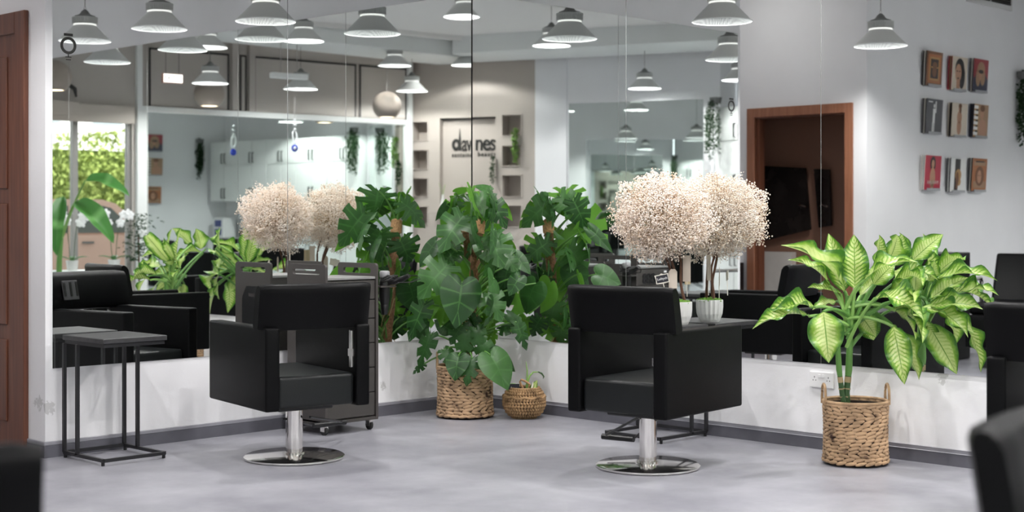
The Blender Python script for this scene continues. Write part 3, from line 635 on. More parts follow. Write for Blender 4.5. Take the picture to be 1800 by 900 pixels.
# ------------------------------------------------------------------ woven baskets
def knot_ring(n_, rk, tilt, sq=1.0):
    b_ = B()
    for k in range(n_):
        a = 2*PI*k/n_; jit = .12*random.uniform(-1, 1)
        mx = Matrix.Rotation(a, 4, 'Z') @ Matrix.Translation((1, 0, 0)) @ Matrix.Rotation(tilt+jit, 4, 'X')
        b_.ell((0, 0, 0), (rk*.75, PI/n_*1.28, rk*random.uniform(.92, 1.08)*sq), 7, 5, mx)
    return b_.mesh('weave_row', 'hyacinth', True)
RINGS = [knot_ring(19, .066, .20), knot_ring(19, .066, -.20), knot_ring(21, .062, .17), knot_ring(17, .066, -.22)]
def basket(label, loc, R, H, rows, handles, rz=0):
    t = thing('woven_basket', label, 'basket', (loc[0], loc[1], 0), rz, 'tall woven plant baskets')
    for i in range(rows):
        f = (i+.5)/rows; rr = R*(1-.035*math.sin(PI*f)) if i else R*1.01
        q = ob('weave_row', RINGS[random.choice((0, 1)) if i % 3 else 2], t, Matrix.Translation((0, 0, .012+f*(H-.02))) @ Matrix.Rotation(random.uniform(0, 6), 4, 'Z') @ Matrix.Diagonal((rr, rr, R*1.02, 1)))
    B().lathe([(0, .01), (R*.93, .01), (R*.93, H-.02), (R*.88, H-.02), (R*.88, H-.045), (0, H-.045)], 32).build('liner', 'soil', t)
    rimp = [(R*1.0*math.cos(a*PI/18), R*1.0*math.sin(a*PI/18), H-.004) for a in range(36)]
    B().tube(rimp, .009, 7, True).build('rim', 'hyacinth', t, True)
    for a in handles:
        c = Vector((math.cos(a)*R, math.sin(a)*R, H-.02)); tv = Vector((-math.sin(a), math.cos(a), 0))
        pts = [c+tv*.045*math.cos(PI-PI*i/12)*(.9+.2*math.sin(PI*i/12))+Vector((0, 0, .105*math.sin(PI*i/12)**.75)) for i in range(13)]
        B().tube(pts, .0075, 7).build('handle', 'hyacinth', t, True)
    return t
# monstera
MC = Vector((.445, .40, 0))
basket('tall woven basket with one loop handle holding the monstera in the corner', MC, .182, .335, 15, (math.radians(-40), math.radians(140)))
mo = thing('monstera_plant', 'big green monstera climbing a coir pole in the room corner', 'plant', (MC.x, MC.y, .29))
def rel(p): return Vector(p)-mo.location
ptop = px(843, 388, 9.72); pbase = Vector((MC.x, MC.y, .29)); pdir = ptop-pbase
pp = [rel(pbase+pdir*i/24) for i in range(25)]
B().tube(pp, [.034+.003*math.sin(i*7.1) for i in range(25)], 14).build('coir_pole', 'coir', mo, True)
B().tube([rel(ptop-pdir.normalized()*.085), rel(ptop-pdir.normalized()*.03), rel(ptop), rel(ptop+pdir.normalized()*.012)], [.0395, .041, .038, .02], 14).build('pole_head', 'coir_top', mo, True)
def mleaf(kind, b0, t0, w_, db=0., dt=0., mode='', face=(1, .75), roll=0., dd=9.7):
    """leaf from photo pixels: base, tip, width in px; db, dt = depth offsets toward (-) or away from the viewer"""
    base, tip = px(b0[0], b0[1], dd+db, mode), px(t0[0], t0[1], dd+dt, mode)
    for p in (base, tip): p.x = max(p.x, .05); p.y = max(p.y, .05)
    vc = Vector((CAM[0], CAM[1], CAMH))
    if mode == 'L': vc.y = -vc.y
    if mode == 'R': vc.x = -vc.x
    tw = (vc-base).normalized()*face[0]+Vector((0, 0, face[1]))
    lf = put_leaf(mo, MON, kind, base, tip, w_*.86/F*dd, tw, roll=roll+random.uniform(-.25, .25))
    k = min(1, max(.12, (base.z-.42)/(ptop.z-.42)*.8)); a = pbase+pdir*k
    petiole(mo, a, base, .0065, 'stem_green', .06)
for a_ in (('h', (842, 343), (849, 380), 44, -.06, -.14), ('h', (862, 334), (832, 324), 22, .1, .1), ('e', (848, 336), (884, 346), 20, .05, .05, '', (.2, 1)), ('s', (862, 352), (893, 398), 56, 0, -.05),
           ('e', (880, 357), (900, 386), 22, .05, .1, '', (-1, .3)), ('s', (814, 380), (768, 432), 92, -.15, -.28), ('s', (862, 416), (882, 462), 92, -.2, -.32, '', (1, .8)), ('h', (858, 414), (904, 416), 34, -.05, -.05, '', (.7, .8)),
           ('e', (768, 424), (732, 462), 46, -.1, -.16), ('s', (786, 465), (736, 518), 92, -.18, -.3), ('h', (812, 496), (803, 574), 92, -.24, -.34), ('s', (857, 516), (884, 560), 68, -.2, -.28),
           ('s', (746, 532), (716, 600), 54, -.16, -.2), ('d', (757, 588), (732, 646), 42, -.15, -.2), ('h', (806, 626), (797, 666), 56, -.26, -.34), ('d', (830, 630), (818, 672), 48, -.27, -.36),
           ('h', (862, 624), (898, 680), 82, -.26, -.34), ('e', (860, 620), (908, 648), 52, -.2, -.22), ('h', (914, 486), (893, 518), 42, -.18, -.22, '', (.8, .8)), ('s', (908, 566), (928, 616), 36, -.12, -.14),
           ('e', (893, 553), (931, 580), 26, -.1, -.1), ('d', (812, 572), (789, 604), 48, -.2, -.22), ('d', (820, 582), (811, 632), 50, -.2, -.25), ('d', (836, 577), (847, 616), 44, -.2, -.25), ('d', (826, 558), (852, 592), 50, -.12, -.18),
           ('e', (760, 512), (756, 564), 46, -.1, -.1, '', (-.8, .5)), ('s', (882, 442), (912, 474), 56, -.12, -.18), ('h', (904, 448), (934, 480), 36, -.1, -.14), ('e', (893, 468), (884, 508), 62, .02, 0), ('e', (942, 498), (914, 548), 74, .02, .02),
           ('e', (800, 470), (830, 505), 60, .05, .05, '', (-1, .2)), ('e', (862, 470), (850, 515), 60, .1, .1, '', (-1, .2)), ('e', (790, 520), (775, 575), 50, 0, 0, '', (-1, .3)), ('d', (880, 580), (915, 560), 40, -.05, -.05), ('s', (800, 440), (772, 470), 56, -.05, -.1),
           ('d', (845, 600), (868, 645), 46, -.2, -.25), ('e', (790, 580), (765, 560), 40, -.05, -.05), ('d', (780, 615), (800, 640), 40, -.15, -.2), ('d', (745, 640), (722, 655), 22, -.1, -.1),
           ('s', (965, 356), (914, 398), 70, 0, 0, 'R', (1, .4), 0, 10.1), ('s', (985, 345), (1028, 382), 66, 0, 0, 'R', (1, .4), 0, 10.1), ('s', (1008, 352), (1034, 404), 64, 0, 0, 'R', (1, .3), 0, 10.1), ('s', (1000, 436), (1036, 476), 86, 0, 0, 'R', (1, .4), 0, 10.1),
           ('h', (1048, 482), (1094, 496), 60, 0, 0, 'R', (1, .2), 0, 10.1), ('s', (966, 424), (913, 458), 60, 0, 0, 'R', (1, .4), 0, 10.1), ('s', (976, 532), (964, 574), 66, 0, 0, 'R', (1, .3), 0, 10.1), ('s', (988, 572), (982, 606), 60, 0, 0, 'R', (1, .4), 0, 10.1),
           ('h', (1036, 402), (1080, 442), 34, 0, 0, 'R', (1, .4), 0, 10.1), ('e', (1012, 470), (1002, 512), 66, 0, 0, 'R', (1, .2), 0, 10.1), ('d', (955, 480), (940, 530), 60, 0, 0, 'R', (1, .3), 0, 10.1), ('d', (1020, 520), (1040, 560), 60, 0, 0, 'R', (1, .3), 0, 10.1), ('d', (950, 560), (930, 590), 50, 0, 0, 'R', (1, .3), 0, 10.1),
           ('t', (665, 335), (657, 390), 98, 0, 0, 'L', (1, .2), 0, 10.25), ('t', (706, 355), (756, 388), 78, 0, 0, 'L', (.5, 1), 0, 10.25), ('s', (642, 372), (592, 434), 86, 0, 0, 'L', (1, .5), 0, 10.25), ('t', (668, 405), (660, 462), 96, 0, 0, 'L', (1, .4), 0, 10.25),
           ('s', (704, 422), (722, 462), 84, 0, 0, 'L', (1, .4), 0, 10.25), ('e', (690, 480), (676, 530), 80, 0, 0, 'L', (1, .3), 0, 10.25), ('e', (720, 500), (735, 550), 70, 0, 0, 'L', (1, .3), 0, 10.25), ('d', (665, 540), (655, 590), 66, 0, 0, 'L', (1, .3), 0, 10.25), ('d', (700, 560), (690, 600), 60, 0, 0, 'L', (1, .3), 0, 10.25), ('e', (735, 560), (745, 600), 50, 0, 0, 'L', (1, .3), 0, 10.25)):
    mleaf(*a_)
for k in range(5):
    a0 = random.uniform(0, 6); q0 = pbase+pdir*random.uniform(.3, .6)
    pts = [rel(q0+Vector((.05*math.cos(a0+i*.5)*(1+i*.16), .05*math.sin(a0+i*.5)*(1+i*.16), -.085*i))) for i in range(7)]
    B().tube(pts, .003, 6).build('aerial_root', 'stem_scar', mo, True)
# ------------------------------------------------------------------ small round basket
RC = Vector((.215, .715, 0))
rb = thing('round_basket', 'small round seagrass basket on the floor between the monstera and the chair', 'basket', (RC.x, RC.y, 0))
FINE = [knot_ring(40, .085, .9, .8), knot_ring(44, .075, -.8, .8)]
for me in FINE: me.materials.clear(); me.materials.append(M['seagrass'])
profR = [(.080, .010), (.104, .026), (.119, .045), (.129, .065), (.135, .085), (.137, .105), (.135, .125), (.130, .145), (.121, .163), (.110, .178), (.100, .190)]
for i, (r_, z_) in enumerate(profR):
    ob('weave_row', FINE[i % 2], rb, Matrix.Translation((0, 0, z_)) @ Matrix.Rotation(i*1.7, 4, 'Z') @ Matrix.Diagonal((r_, r_, .15, 1)))
B().lathe([(0, .004), (.075, .004), (.125, .06), (.130, .105), (.122, .15), (.095, .19), (.085, .17), (0, .165)], 28).build('inner_shell', 'soil', rb, True)
B().tube([(.137*math.cos(a*PI/16), .137*math.sin(a*PI/16), .140+.006*math.sin(a*1.9)) for a in range(32)], .008, 6, True).build('fold_ridge', 'seagrass', rb, True)
B().tube([(.095*math.cos(a*PI/16), .095*math.sin(a*PI/16), .195) for a in range(32)], .007, 6, True).build('rim', 'seagrass', rb, True)
wl = thing('wilting_plant', 'small wilting plant with yellow-green shoots in the round basket', 'plant', (RC.x, RC.y, .166))
RV = Vector((uY[0]*0+.0, 0, 0)); RIGHT = Vector((-.7027, .7115, 0)); TOC = Vector((.7115, .7027, 0))
def sh(pts): return [RIGHT*a+Vector((0, 0, c))+TOC*d_ for a, c, d_ in pts]
B().tube(sh([(.02, 0, 0), (.022, .06, 0), (.035, .105, 0), (.06, .130, 0), (.095, .130, 0)]), [.007, .007, .006, .005, .003], 7).build('stem', 'stem_light', wl, True)
B().tube(sh([(.015, 0, 0), (.018, .08, 0), (.020, .14, .01), (.012, .20, .01)]), [.007, .006, .005, .0015], 7).build('stem', 'stem_light', wl, True)
B().tube(sh([(.09, .132, 0), (.115, .120, 0), (.128, .10, 0), (.122, .085, 0)]), [.004, .006, .005, .001], 6).build('withered_leaf', 'stem_dark', wl, True)
B().tube(sh([(-.005, .02, .03), (-.028, .07, .03), (-.02, .085, .03), (.01, .072, .03), (.035, .055, .03), (.03, .03, .03)]), .0075, 7).build('dry_root', 'coir_top', wl, True)
o = put_leaf(wl, DIE, 'f', Vector((RC.x, RC.y, .17))+RIGHT*.04+TOC*.04, Vector((RC.x, RC.y, .25))+RIGHT*.085+TOC*.04, .045, TOC)
B().tube(sh([(.045, .0, .06), (.052, .05, .06), (.058, .075, .06)]), [.006, .006, .002], 6).build('cream_shoot', 'cream_trim', wl, True)
B().tube(sh([(-.1, .02, .02), (-.085, .055, .02), (-.06, .055, .02), (-.045, .035, .02)]), .005, 6).build('stem', 'stem_light', wl, True)
lt = thing('plant_label', 'black plant label card with pale letters in the round basket', 'label card', Vector((RC.x, RC.y, .15))+RIGHT*-.065+TOC*.05, math.atan2(RIGHT.y, RIGHT.x))
B().box(-.036, .034, -.002, .002, .02, .075).build('card', 'chalkboard', lt)
text('lettering', 'Lun', .030, 'chalk', lt, Matrix.Translation((0, -.0025, .045)) @ Matrix.Rotation(PI/2, 4, 'X'), .0004, 0)
# ------------------------------------------------------------------ dieffenbachia
DC = Vector((.262, 3.205, 0))
basket('tall woven basket with two loop handles holding the yellow-green plant', DC, .168, .335, 16, (math.radians(-45), math.radians(135)))
di = thing('dieffenbachia_plant', 'yellow-green variegated dieffenbachia in the woven basket by the right wall', 'plant', (DC.x, DC.y, .29))
def relD(p): return Vector(p)-di.location
DD = 7.72
stemA = [px(1489, 712, DD), px(1488, 690, DD), px(1492, 650, DD), px(1494, 600, DD), px(1490, 545, DD), px(1489, 520, DD)]
stemB = [px(1484, 712, DD-.02), px(1480, 690, DD-.02), px(1475, 650, DD-.03), px(1472, 600, DD-.03), px(1466, 560, DD-.03)]
def split_tube(st, r, name):
    P_ = [relD(p) for p in st]
    B().tube([P_[0], P_[1], P_[1].lerp(P_[2], .75)], [r*1.1, r*1.05, r], 10).build(name, 'stem_dark', di, True)
    B().tube([P_[1].lerp(P_[2], .45), P_[1].lerp(P_[2], .7)], [r*1.09, r*1.06], 10).build('leaf_scar', 'stem_scar', di, True)
    for k in (-.6, -.2, .15): B().tube([P_[1].lerp(P_[2], k), P_[1].lerp(P_[2], k+.05)], [r*1.16, r*1.16], 10).build('leaf_scar', 'stem_scar', di, True)
    B().tube([P_[1].lerp(P_[2], .73)]+P_[2:], [r]+[r*(1.15-.14*i) for i in range(len(P_)-2)], 10).build(name, 'stem_green', di, True)
split_tube(stemA, .0165, 'stem'); split_tube(stemB, .0135, 'stem')
def dleaf(kind, b0, t0, w_, db=0., dt=0., mode='', face=(1, .4), dd=DD, roll=0, at=.8, pet=True):
    base, tip = px(b0[0], b0[1], dd+db, mode), px(t0[0], t0[1], dd+dt, mode)
    for p in (base, tip): p.x = max(p.x, .03)
    vc = Vector((CAM[0], CAM[1], CAMH))
    if mode == 'R': vc.x = -vc.x
    tw = (vc-base).normalized()*face[0]+Vector((0, 0, face[1]))
    put_leaf(di, DIE, kind, base, tip, w_/F*dd, tw, roll=roll)
    a = stemA[2].lerp(stemA[5], random.uniform(.25, .95)); a = a+Vector((random.uniform(-.012, .012), random.uniform(-.012, .012), 0))
    if pet: petiole(di, a, base, .0095, random.choice(('stem_light', 'stem_green')), .05)
RD = 8.02
for a_ in (('a', (1484, 512), (1372, 431), 42, 0, -.12, '', (.75, .9)), ('a', (1458, 502), (1384, 457), 26, .05, .02, '', (.6, 1)), ('f', (1484, 512), (1456, 410), 44, .05, .1), ('f', (1503, 508), (1501, 412), 50, -.03, .0),
           ('f', (1478, 516), (1419, 506), 32, .03, 0, '', (.45, 1)), ('a', (1432, 540), (1342, 556), 36, -.08, -.2, '', (.8, .7)), ('a', (1422, 556), (1322, 579), 32, -.12, -.25, '', (.7, .8)), ('h', (1447, 548), (1457, 638), 62, -.16, -.24),
           ('a', (1520, 492), (1614, 461), 34, -.06, -.14, '', (.55, 1)), ('f', (1536, 500), (1573, 462), 38, 0, 0), ('a', (1538, 524), (1624, 562), 56, -.12, -.3, '', (.6, 1)), ('h', (1570, 574), (1590, 676), 46, -.16, -.26),
           ('f', (1512, 520), (1560, 480), 34, .06, .1, '', (.6, 1)), ('f', (1508, 548), (1540, 592), 40, .03, 0), ('f', (1470, 530), (1428, 545), 30, .08, .05, '', (.5, 1)), ('h', (1520, 560), (1536, 598), 40, .05, .05, '', (.9, .5)),
           ('a', (1572, 480), (1652, 496), 34, 0, 0, 'R', (.5, 1), RD), ('f', (1560, 468), (1578, 412), 48, 0, 0, 'R', (1, .3), RD), ('f', (1604, 458), (1658, 412), 40, 0, 0, 'R', (.9, .5), RD), ('a', (1620, 540), (1702, 594), 50, 0, -.1, 'R', (.6, 1), RD),
           ('f', (1632, 570), (1682, 658), 50, 0, -.1, 'R', (1, .3), RD), ('a', (1632, 538), (1728, 544), 38, 0, -.06, 'R', (.9, .6), RD), ('a', (1645, 492), (1754, 494), 28, 0, -.05, 'R', (.6, 1), RD), ('f', (1636, 524), (1702, 488), 40, 0, 0, 'R', (.7, .8), RD),
           ('a', (1684, 516), (1756, 520), 26, 0, 0, 'R', (.5, 1), RD), ('h', (1646, 540), (1712, 586), 38, 0, -.05, 'R', (.8, .6), RD), ('f', (1624, 564), (1642, 612), 34, 0, 0, 'R', (1, .2), RD)):
    dleaf(*a_)
# wall socket
so_ = thing('wall_socket', 'white double wall socket behind the yellow-green plant basket', 'socket', (-.0055+uR[0]*2.82, 2.82, .39), RT)
B().box(0, .010, -.077, .077, -.045, .045, .004, 2).build('face_plate', 'white_plastic', so_)
for yy in (-.045, .045):
    B().box(.010, .0107, yy-.011, yy-.007, -.006, .0, 0).box(.010, .0107, yy+.007, yy+.011, -.006, .0).box(.010, .0107, yy-.002, yy+.002, .010, .019).build('pin_holes', 'socket_dark', so_)
for yy in (-.012, .012): B().box(.010, .013, yy-.008, yy+.008, .012, .03, .001, 1).build('switch', 'white_plastic', so_)
# ------------------------------------------------------------------ dried flower tree on the table
FT = Vector((.145, 1.927, .665))
fp = thing('fluted_pot', 'white fluted pot of the dried flower tree on the side table', 'pot', FT)
def wob(k, n_, z): return 1-.06*(k % 2)*(1 if z > .02 else .3)
B().lathe([(0, 0), (.058, 0), (.066, .015), (.079, .05), (.083, .09), (.083, .133), (.078, .135), (.076, .12), (0, .12)], 36, wob=wob).build('pot_body', 'pot_white', fp)
bm_ = B(); rnd = random.Random(3)
for k in range(260):
    a = rnd.uniform(0, 2*PI); r_ = .076*math.sqrt(rnd.random()); bm_.ell((r_*math.cos(a), r_*math.sin(a), .125+.014*(1-r_/.08)+rnd.uniform(-.004, .01)), (.008, .008, .006), 5, 4)
bm_.build('moss', 'moss', fp)['kind'] = 'stuff'
ft = thing('flower_tree', 'ball-headed tree of dried cream-white flowers on twig trunks', 'flower tree', (FT.x, FT.y, FT.z+.12))
bc = Vector((.27, 1.90, 1.30))-ft.location; br = Vector((.235, .30, .245))
for i, (a, b_) in enumerate(((-.02, .03), (.03, .0), (.0, -.03))):
    pts = [Vector((a+.012*math.sin(i+k*.9)+bc.x*.55*(k/9)**1.5, b_+.012*math.cos(i*2+k*.8)+bc.y*.5*(k/9)**1.5, -.02+.42*k/9)) for k in range(10)]
    B().tube(pts, [.0095-.0003*k for k in range(10)], 7).build('twig_trunk', 'twig', ft, True)
NF = 15000
rng = np.random.default_rng(5)
P_ = rng.normal(size=(NF, 3)); P_ /= np.linalg.norm(P_, axis=1)[:, None]
sc_ = np.array([1+.22*noise.noise(Vector(p)*2.1)+.20*noise.noise(Vector(p)*5.3+Vector((7, 3, 1)))+.10*noise.noise(Vector(p)*11+Vector((1, 9, 4))) for p in P_])
rad = sc_*(1.06-.50*rng.random(NF)**1.6)
C_ = P_*rad[:, None]*np.array(br)+np.array(bc)
C_ = C_[C_[:, 0]+ft.location.x > .02]
C_ = C_+rng.normal(0, .004, C_.shape)
tnt = np.clip(.55+.5*(np.array([noise.noise(Vector(c)*9) for c in C_]))+rng.normal(0, .22, len(C_))-.0, 0, 1)
octv = np.array([(1, 0, 0), (-1, 0, 0), (0, 1, 0), (0, -1, 0), (0, 0, 1), (0, 0, -1)], float)
octf = np.array([(0, 2, 4), (2, 1, 4), (1, 3, 4), (3, 0, 4), (2, 0, 5), (1, 2, 5), (3, 1, 5), (0, 3, 5)])
szs = rng.uniform(.0036, .0068, len(C_))
V_ = (C_[:, None, :]+octv[None]*szs[:, None, None]).reshape(-1, 3); F_ = (octf[None]+6*np.arange(len(C_))[:, None, None]).reshape(-1, 3)
me = bpy.data.meshes.new('dried_flowers'); me.from_pydata(V_.tolist(), [], F_.tolist()); at_ = me.attributes.new('tint', 'FLOAT', 'POINT'); at_.data.foreach_set('value', np.repeat(tnt, 6).astype(np.float32)); me.materials.append(M['dried_flower'])
o = ob('flower_head', me, ft); o['kind'] = 'stuff'
bs = B()
for k in range(420):
    p = C_[rng.integers(len(C_))]; c0 = np.array(bc)+np.array([0, 0, -.12]); q0 = c0+(p-c0)*.25
    bs.tube([q0, (q0+p)/2+rng.normal(0, .008, 3), p], .0011, 3, caps=False)
bs.build('flower_stems', 'dried_stem', ft)['kind'] = 'stuff'
def tag_card(label, cx, cy, wpx, hpx, m_, d_, dx=0, trap=0):
    p = px(cx, cy, d_); w_, h_ = wpx/F*d_/2, hpx/F*d_/2
    t = thing('gift_tag', label, 'tag', (p.x, p.y, p.z-h_), math.atan2(RIGHT.y, RIGHT.x)+dx)
    B().plate([(-w_, 0), (w_, 0), (w_, 2*h_*.86), (w_*.5, 2*h_), (-w_*.5, 2*h_), (-w_, 2*h_*.86)] if trap else [(-w_, 0), (w_, 0), (w_, 2*h_), (-w_, 2*h_)], [], .0015).build('card', m_, t)
    B().tube([(0, .003, h_), (.002, .003, -.10 if trap else -.09)], .0022, 5).build('stake', 'cream_trim', t)
tag_card('pale pink gift tag with clipped corners on a stake in the white pot', 1183, 490, 15, 34, 'kraft_pale', 8.72, .1, 1)
tag_card('beige paper card with faint writing tied to the flower tree trunk', 1207, 472, 14, 46, 'kraft_pale', 8.80, -.35)
tag_card('brown kraft card facing the mirror behind the flower tree trunk', 1213, 478, 22, 44, 'kraft', 8.93, .5)
cbp = px(1164, 490, 8.66)
cb = thing('chalkboard_pick', 'tiny framed chalkboard sign on a stick in the white pot', 'sign', (cbp.x, cbp.y, cbp.z), math.atan2(RIGHT.y, RIGHT.x))
mt = Matrix.Rotation(-.2, 4, 'Y')
B().plate([(-.04, -.026), (0, -.030), (.04, -.026), (.038, 0), (.042, .026), (.012, .026), (0, .032), (-.012, .026), (-.042, .026), (-.038, 0)], [], .003, mt).build('frame', 'cream_trim', cb)
q = B().box(-.034, .034, -.0012, 0, -.021, .021).build('board', 'chalkboard', cb); q.matrix_basis = mt
text('lettering', 'Lolitych', .019, 'chalk', cb, mt @ Matrix.Translation((0, -.0016, 0)) @ Matrix.Rotation(PI/2, 4, 'X'), .0003, .0003)
B().tube([(.006, .003, -.026), (.03, .004, -.12)], .0025, 6).build('stick', 'cream_trim', cb)
# ------------------------------------------------------------------ pendant lamps
def lamp_meshes():
    D = {}
    R = .225
    D['refl'] = B().lathe([(R, 0), (R-.004, .004), (.105, .105), (.098, .112)], 48).mesh('reflector', 'lamp_grey', True)
    D['inner'] = B().lathe([(R-.001, -.001), (R-.008, .003), (.100, .100), (.06, .104), (0, .104)], 48).mesh('prism_cover', 'lamp_prism', True)
    D['inner2'] = B().lathe([(R-.001, -.001), (R-.008, .003), (.100, .100), (.06, .104), (0, .104)], 48).mesh('inner_reflector', 'lamp_inner', True)
    D['rim'] = B().tube([(R*math.cos(a*PI/24), R*math.sin(a*PI/24), 0) for a in range(48)], .0035, 6, True).mesh('rim', 'lamp_inner', True)
    b_ = B()
    for k in range(40):
        a = 2*PI*k/40; b_.box(.088, .110, -.0055, .0055, .125, .172, mx=Matrix.Rotation(a, 4, 'Z'))
    b_.lathe([(.092, .125), (.104, .125), (.104, .131), (.092, .131)], 40).lathe([(.09, .143), (.108, .143), (.108, .148), (.09, .148)], 40).lathe([(.09, .159), (.108, .159), (.108, .164), (.09, .164)], 40).lathe([(0, .168), (.112, .168), (.112, .175), (0, .175)], 40).lathe([(.0, .126), (.094, .126), (.094, .17)], 40)
    D['sink'] = b_.mesh('heat_sink', 'lamp_sink')
    D['glow'] = B().lathe([(.096, .113), (.100, .113), (.098, .124), (.092, .124)], 40).mesh('glow_ring', 'lamp_ring')
    D['cap'] = B().lathe([(.092, .175), (.088, .185), (.062, .192), (.045, .200), (.028, .222), (.018, .228), (.016, .232), (0, .232)], 32).mesh('cap', 'lamp_dark', True)
    D['hook'] = B().tube([(.008*math.cos(a*PI/8), 0, .245+.012*math.sin(a*PI/8)) for a in range(16)], .0025, 6, True).mesh('hook', 'steel', True)
    D['bulb'] = B().lathe([(.062, .103), (.062, .092), (.05, .084), (0, .082)], 32).mesh('bulb', 'lamp_bulb', True)
    D['bulb_dim'] = D['bulb'].copy(); D['bulb_dim'].materials[0] = M['lamp_ring']; D['bulb_dim'].transform(Matrix.Translation((0, 0, .010)))
    return D
LM = lamp_meshes()
LD = bpy.data.lights.new('lamp_light', 'SPOT'); LD.energy = LAMP_W*1.0; LD.spot_size = math.radians(160); LD.spot_blend = .65; LD.shadow_soft_size = .028; LD.color = (1, .975, .96)
LD3 = LD.copy(); LD3.energy = LAMP_W*1.15; LD2 = LD.copy(); LD2.energy = LAMP_W*.78; LD2.spot_size = math.radians(174); LD2.spot_blend = .15; LD4 = LD2.copy(); LD4.energy = LAMP_W*1.3
def pendant(label, loc, kind='prism', ld=LD):
    t = thing('pendant_lamp', label, 'lamp', loc, random.uniform(0, 1), 'industrial pendant lamps')
    t.scale = (1, 1, 1.18)
    ob('reflector', LM['refl'], t); ob('rim', LM['rim'], t)
    ob('prism_cover' if kind == 'prism' else 'inner_reflector', LM['inner' if kind == 'prism' else 'inner2'], t)
    ob('bulb', LM['bulb' if kind != 'prism' else 'bulb_dim'], t)
    ob('heat_sink', LM['sink'], t); ob('glow_ring', LM['glow'], t); ob('cap', LM['cap'], t); ob('hook', LM['hook'], t)
    B().tube([(0, 0, .255), (0, 0, (CZ-loc[2])/1.18)], .0028, 6).build('cord', 'cable_black', t)
    lo = bpy.data.objects.new('lamp_light', ld); COL.objects.link(lo); lo.parent = t; lo.location = (0, 0, .075)
    return t
for i, (x, y, z, lb) in enumerate(((.511, 1.705, 2.775, 'pendant lamp of the right wall row hanging beside the corner mirror seam'), (.491, 3.203, 2.855, 'pendant lamp of the right wall row above the yellow-green plant'),
                                   (.479, 4.432, 2.86, 'pendant lamp of the right wall row above the chair at the frame edge'), (.48, 5.81, 2.85, 'pendant lamp of the right wall row farthest from the corner'),
                                   (1.87, .766, 2.77, 'pendant lamp of the left wall row above the chair with trolley'), (4.13, .79, 2.775, 'pendant lamp of the left wall row in front of the wooden doorway'))):
    pendant(lb, (x, y, z), 'prism', LD if x < 4 else LD3)
for x, y, z, lb in ((2.78, 5.65, 3.24, 'white-lined pendant lamp over the middle of the salon, seen in the mirror'), (2.42, 6.99, 3.25, 'white-lined pendant lamp near the shop window, seen in the mirror'), (3.06, 3.34, 3.31, 'white-lined pendant lamp nearest the two mirror walls'),
                    (5.67, 4.46, 3.33, 'white-lined pendant lamp over the salon floor before the flower-tree mirror'), (5.95, 7.85, 3.36, 'white-lined pendant lamp before the curved front mirror'), (7.2, 7.75, 3.45, 'white-lined pendant lamp before the lettered niche wall')):
    pendant(lb, (x, y, z), 'white', LD2 if x > 5.5 else LD4)
for x, y, z, lb in ((3.25, 8.2, 2.97, 'pendant lamp before the front mirror at its shop window end'), (4.75, 8.35, 3.0, 'pendant lamp before the middle of the front mirror'), (6.78, 8.45, 3.1, 'pendant lamp before the front mirror at its niche wall end'), (8.45, 5.3, 3.05, 'pendant lamp before the frameless back mirror'), (8.25, 3.6, 3.04, 'pendant lamp before the white wall cabinets')):
    pendant(lb, (x, y, z), 'prism', LD4 if x > 8 else LD2)
# ------------------------------------------------------------------ front mirror with white frame
fm = thing('framed_mirror', 'huge mirror with white frame on the shop front wall', 'mirror', M3A, math.atan2(M3D.y, M3D.x))
ML = (M3B-M3A).length
B().box(.13, ML-.06, -.012, -.004, .12, 2.665).build('mirror_glass', 'mirror_green', fm)
B().box(.045, ML, -.05, -.002, 2.665, 2.74, .004, 1).box(.045, .125, -.05, -.002, .05, 2.665, .004, 1).box(ML-.06, ML, -.05, -.002, .05, 2.665, .004, 1).box(.045, ML, -.05, -.002, .05, .12, .004, 1).build('frame', 'frame_white', fm)
for a_, nme in ((-.03, 'post'), (ML-.02, 'post')): B().box(a_, a_+.07, -.07, -.002, 0, CZ-.01).build(nme, 'frame_white', fm)
up = thing('transom_panel', 'row of grey upper panels outlined in black above the white framed mirror', 'panel', M3A, math.atan2(M3D.y, M3D.x))
for a_, c_ in ((.16, 1.33), (1.50, 1.60), (1.72, 3.40), (3.46, 4.3)):
    B().box(a_, c_, -.008, -.001, 2.76, 3.50).build('panel', 'wall_beige', up)
    B().box(a_, a_+.022, -.014, -.001, 2.75, 3.50).box(c_-.022, c_, -.014, -.001, 2.75, 3.50).box(a_, c_, -.014, -.001, 3.48, 3.505).build('outline', 'line_dark', up)
for a_ in (1.36, 1.62): struct(B().box(a_, a_+.09, -.06, -.001, 2.75, CZ).build('trim_8', 'wall_beige')).location = M3A
for o in [o for o in COL.objects if o.name.startswith('trim_8')]: o.rotation_euler = (0, 0, math.atan2(M3D.y, M3D.x))
eo = px(518, 238, 19.6, 'B')
ev = thing('bead_hanging', 'hanging ornament of white beads and a blue eye bead', 'ornament', eo)
B().tube([(0, 0, .50), (0, 0, -.2)], .002, 5).build('string', 'cable_grey', ev)
for zz, r_ in ((.20, .018), (.14, .024), (.08, .022)): B().ell((0, 0, zz), (r_, r_, r_), 12, 8).build('bead', 'bead_white', ev, True)
B().tube([(.03*math.cos(a*PI/10)*1.1, .03*math.sin(a*PI/10)*.4, -.02+.085*math.sin(a*PI/10)) for a in range(20)], .012, 8, True).build('bead_ring', 'bead_white', ev, True)
eb = B().ell((0, 0, -.17), (.045, .045, .05), 16, 10).build('eye_bead', 'evil_blue', ev, True); B().ell((-.02, -.034, -.17), (.022, .012, .024), 12, 8).build('pupil', 'bead_white', eb, True)
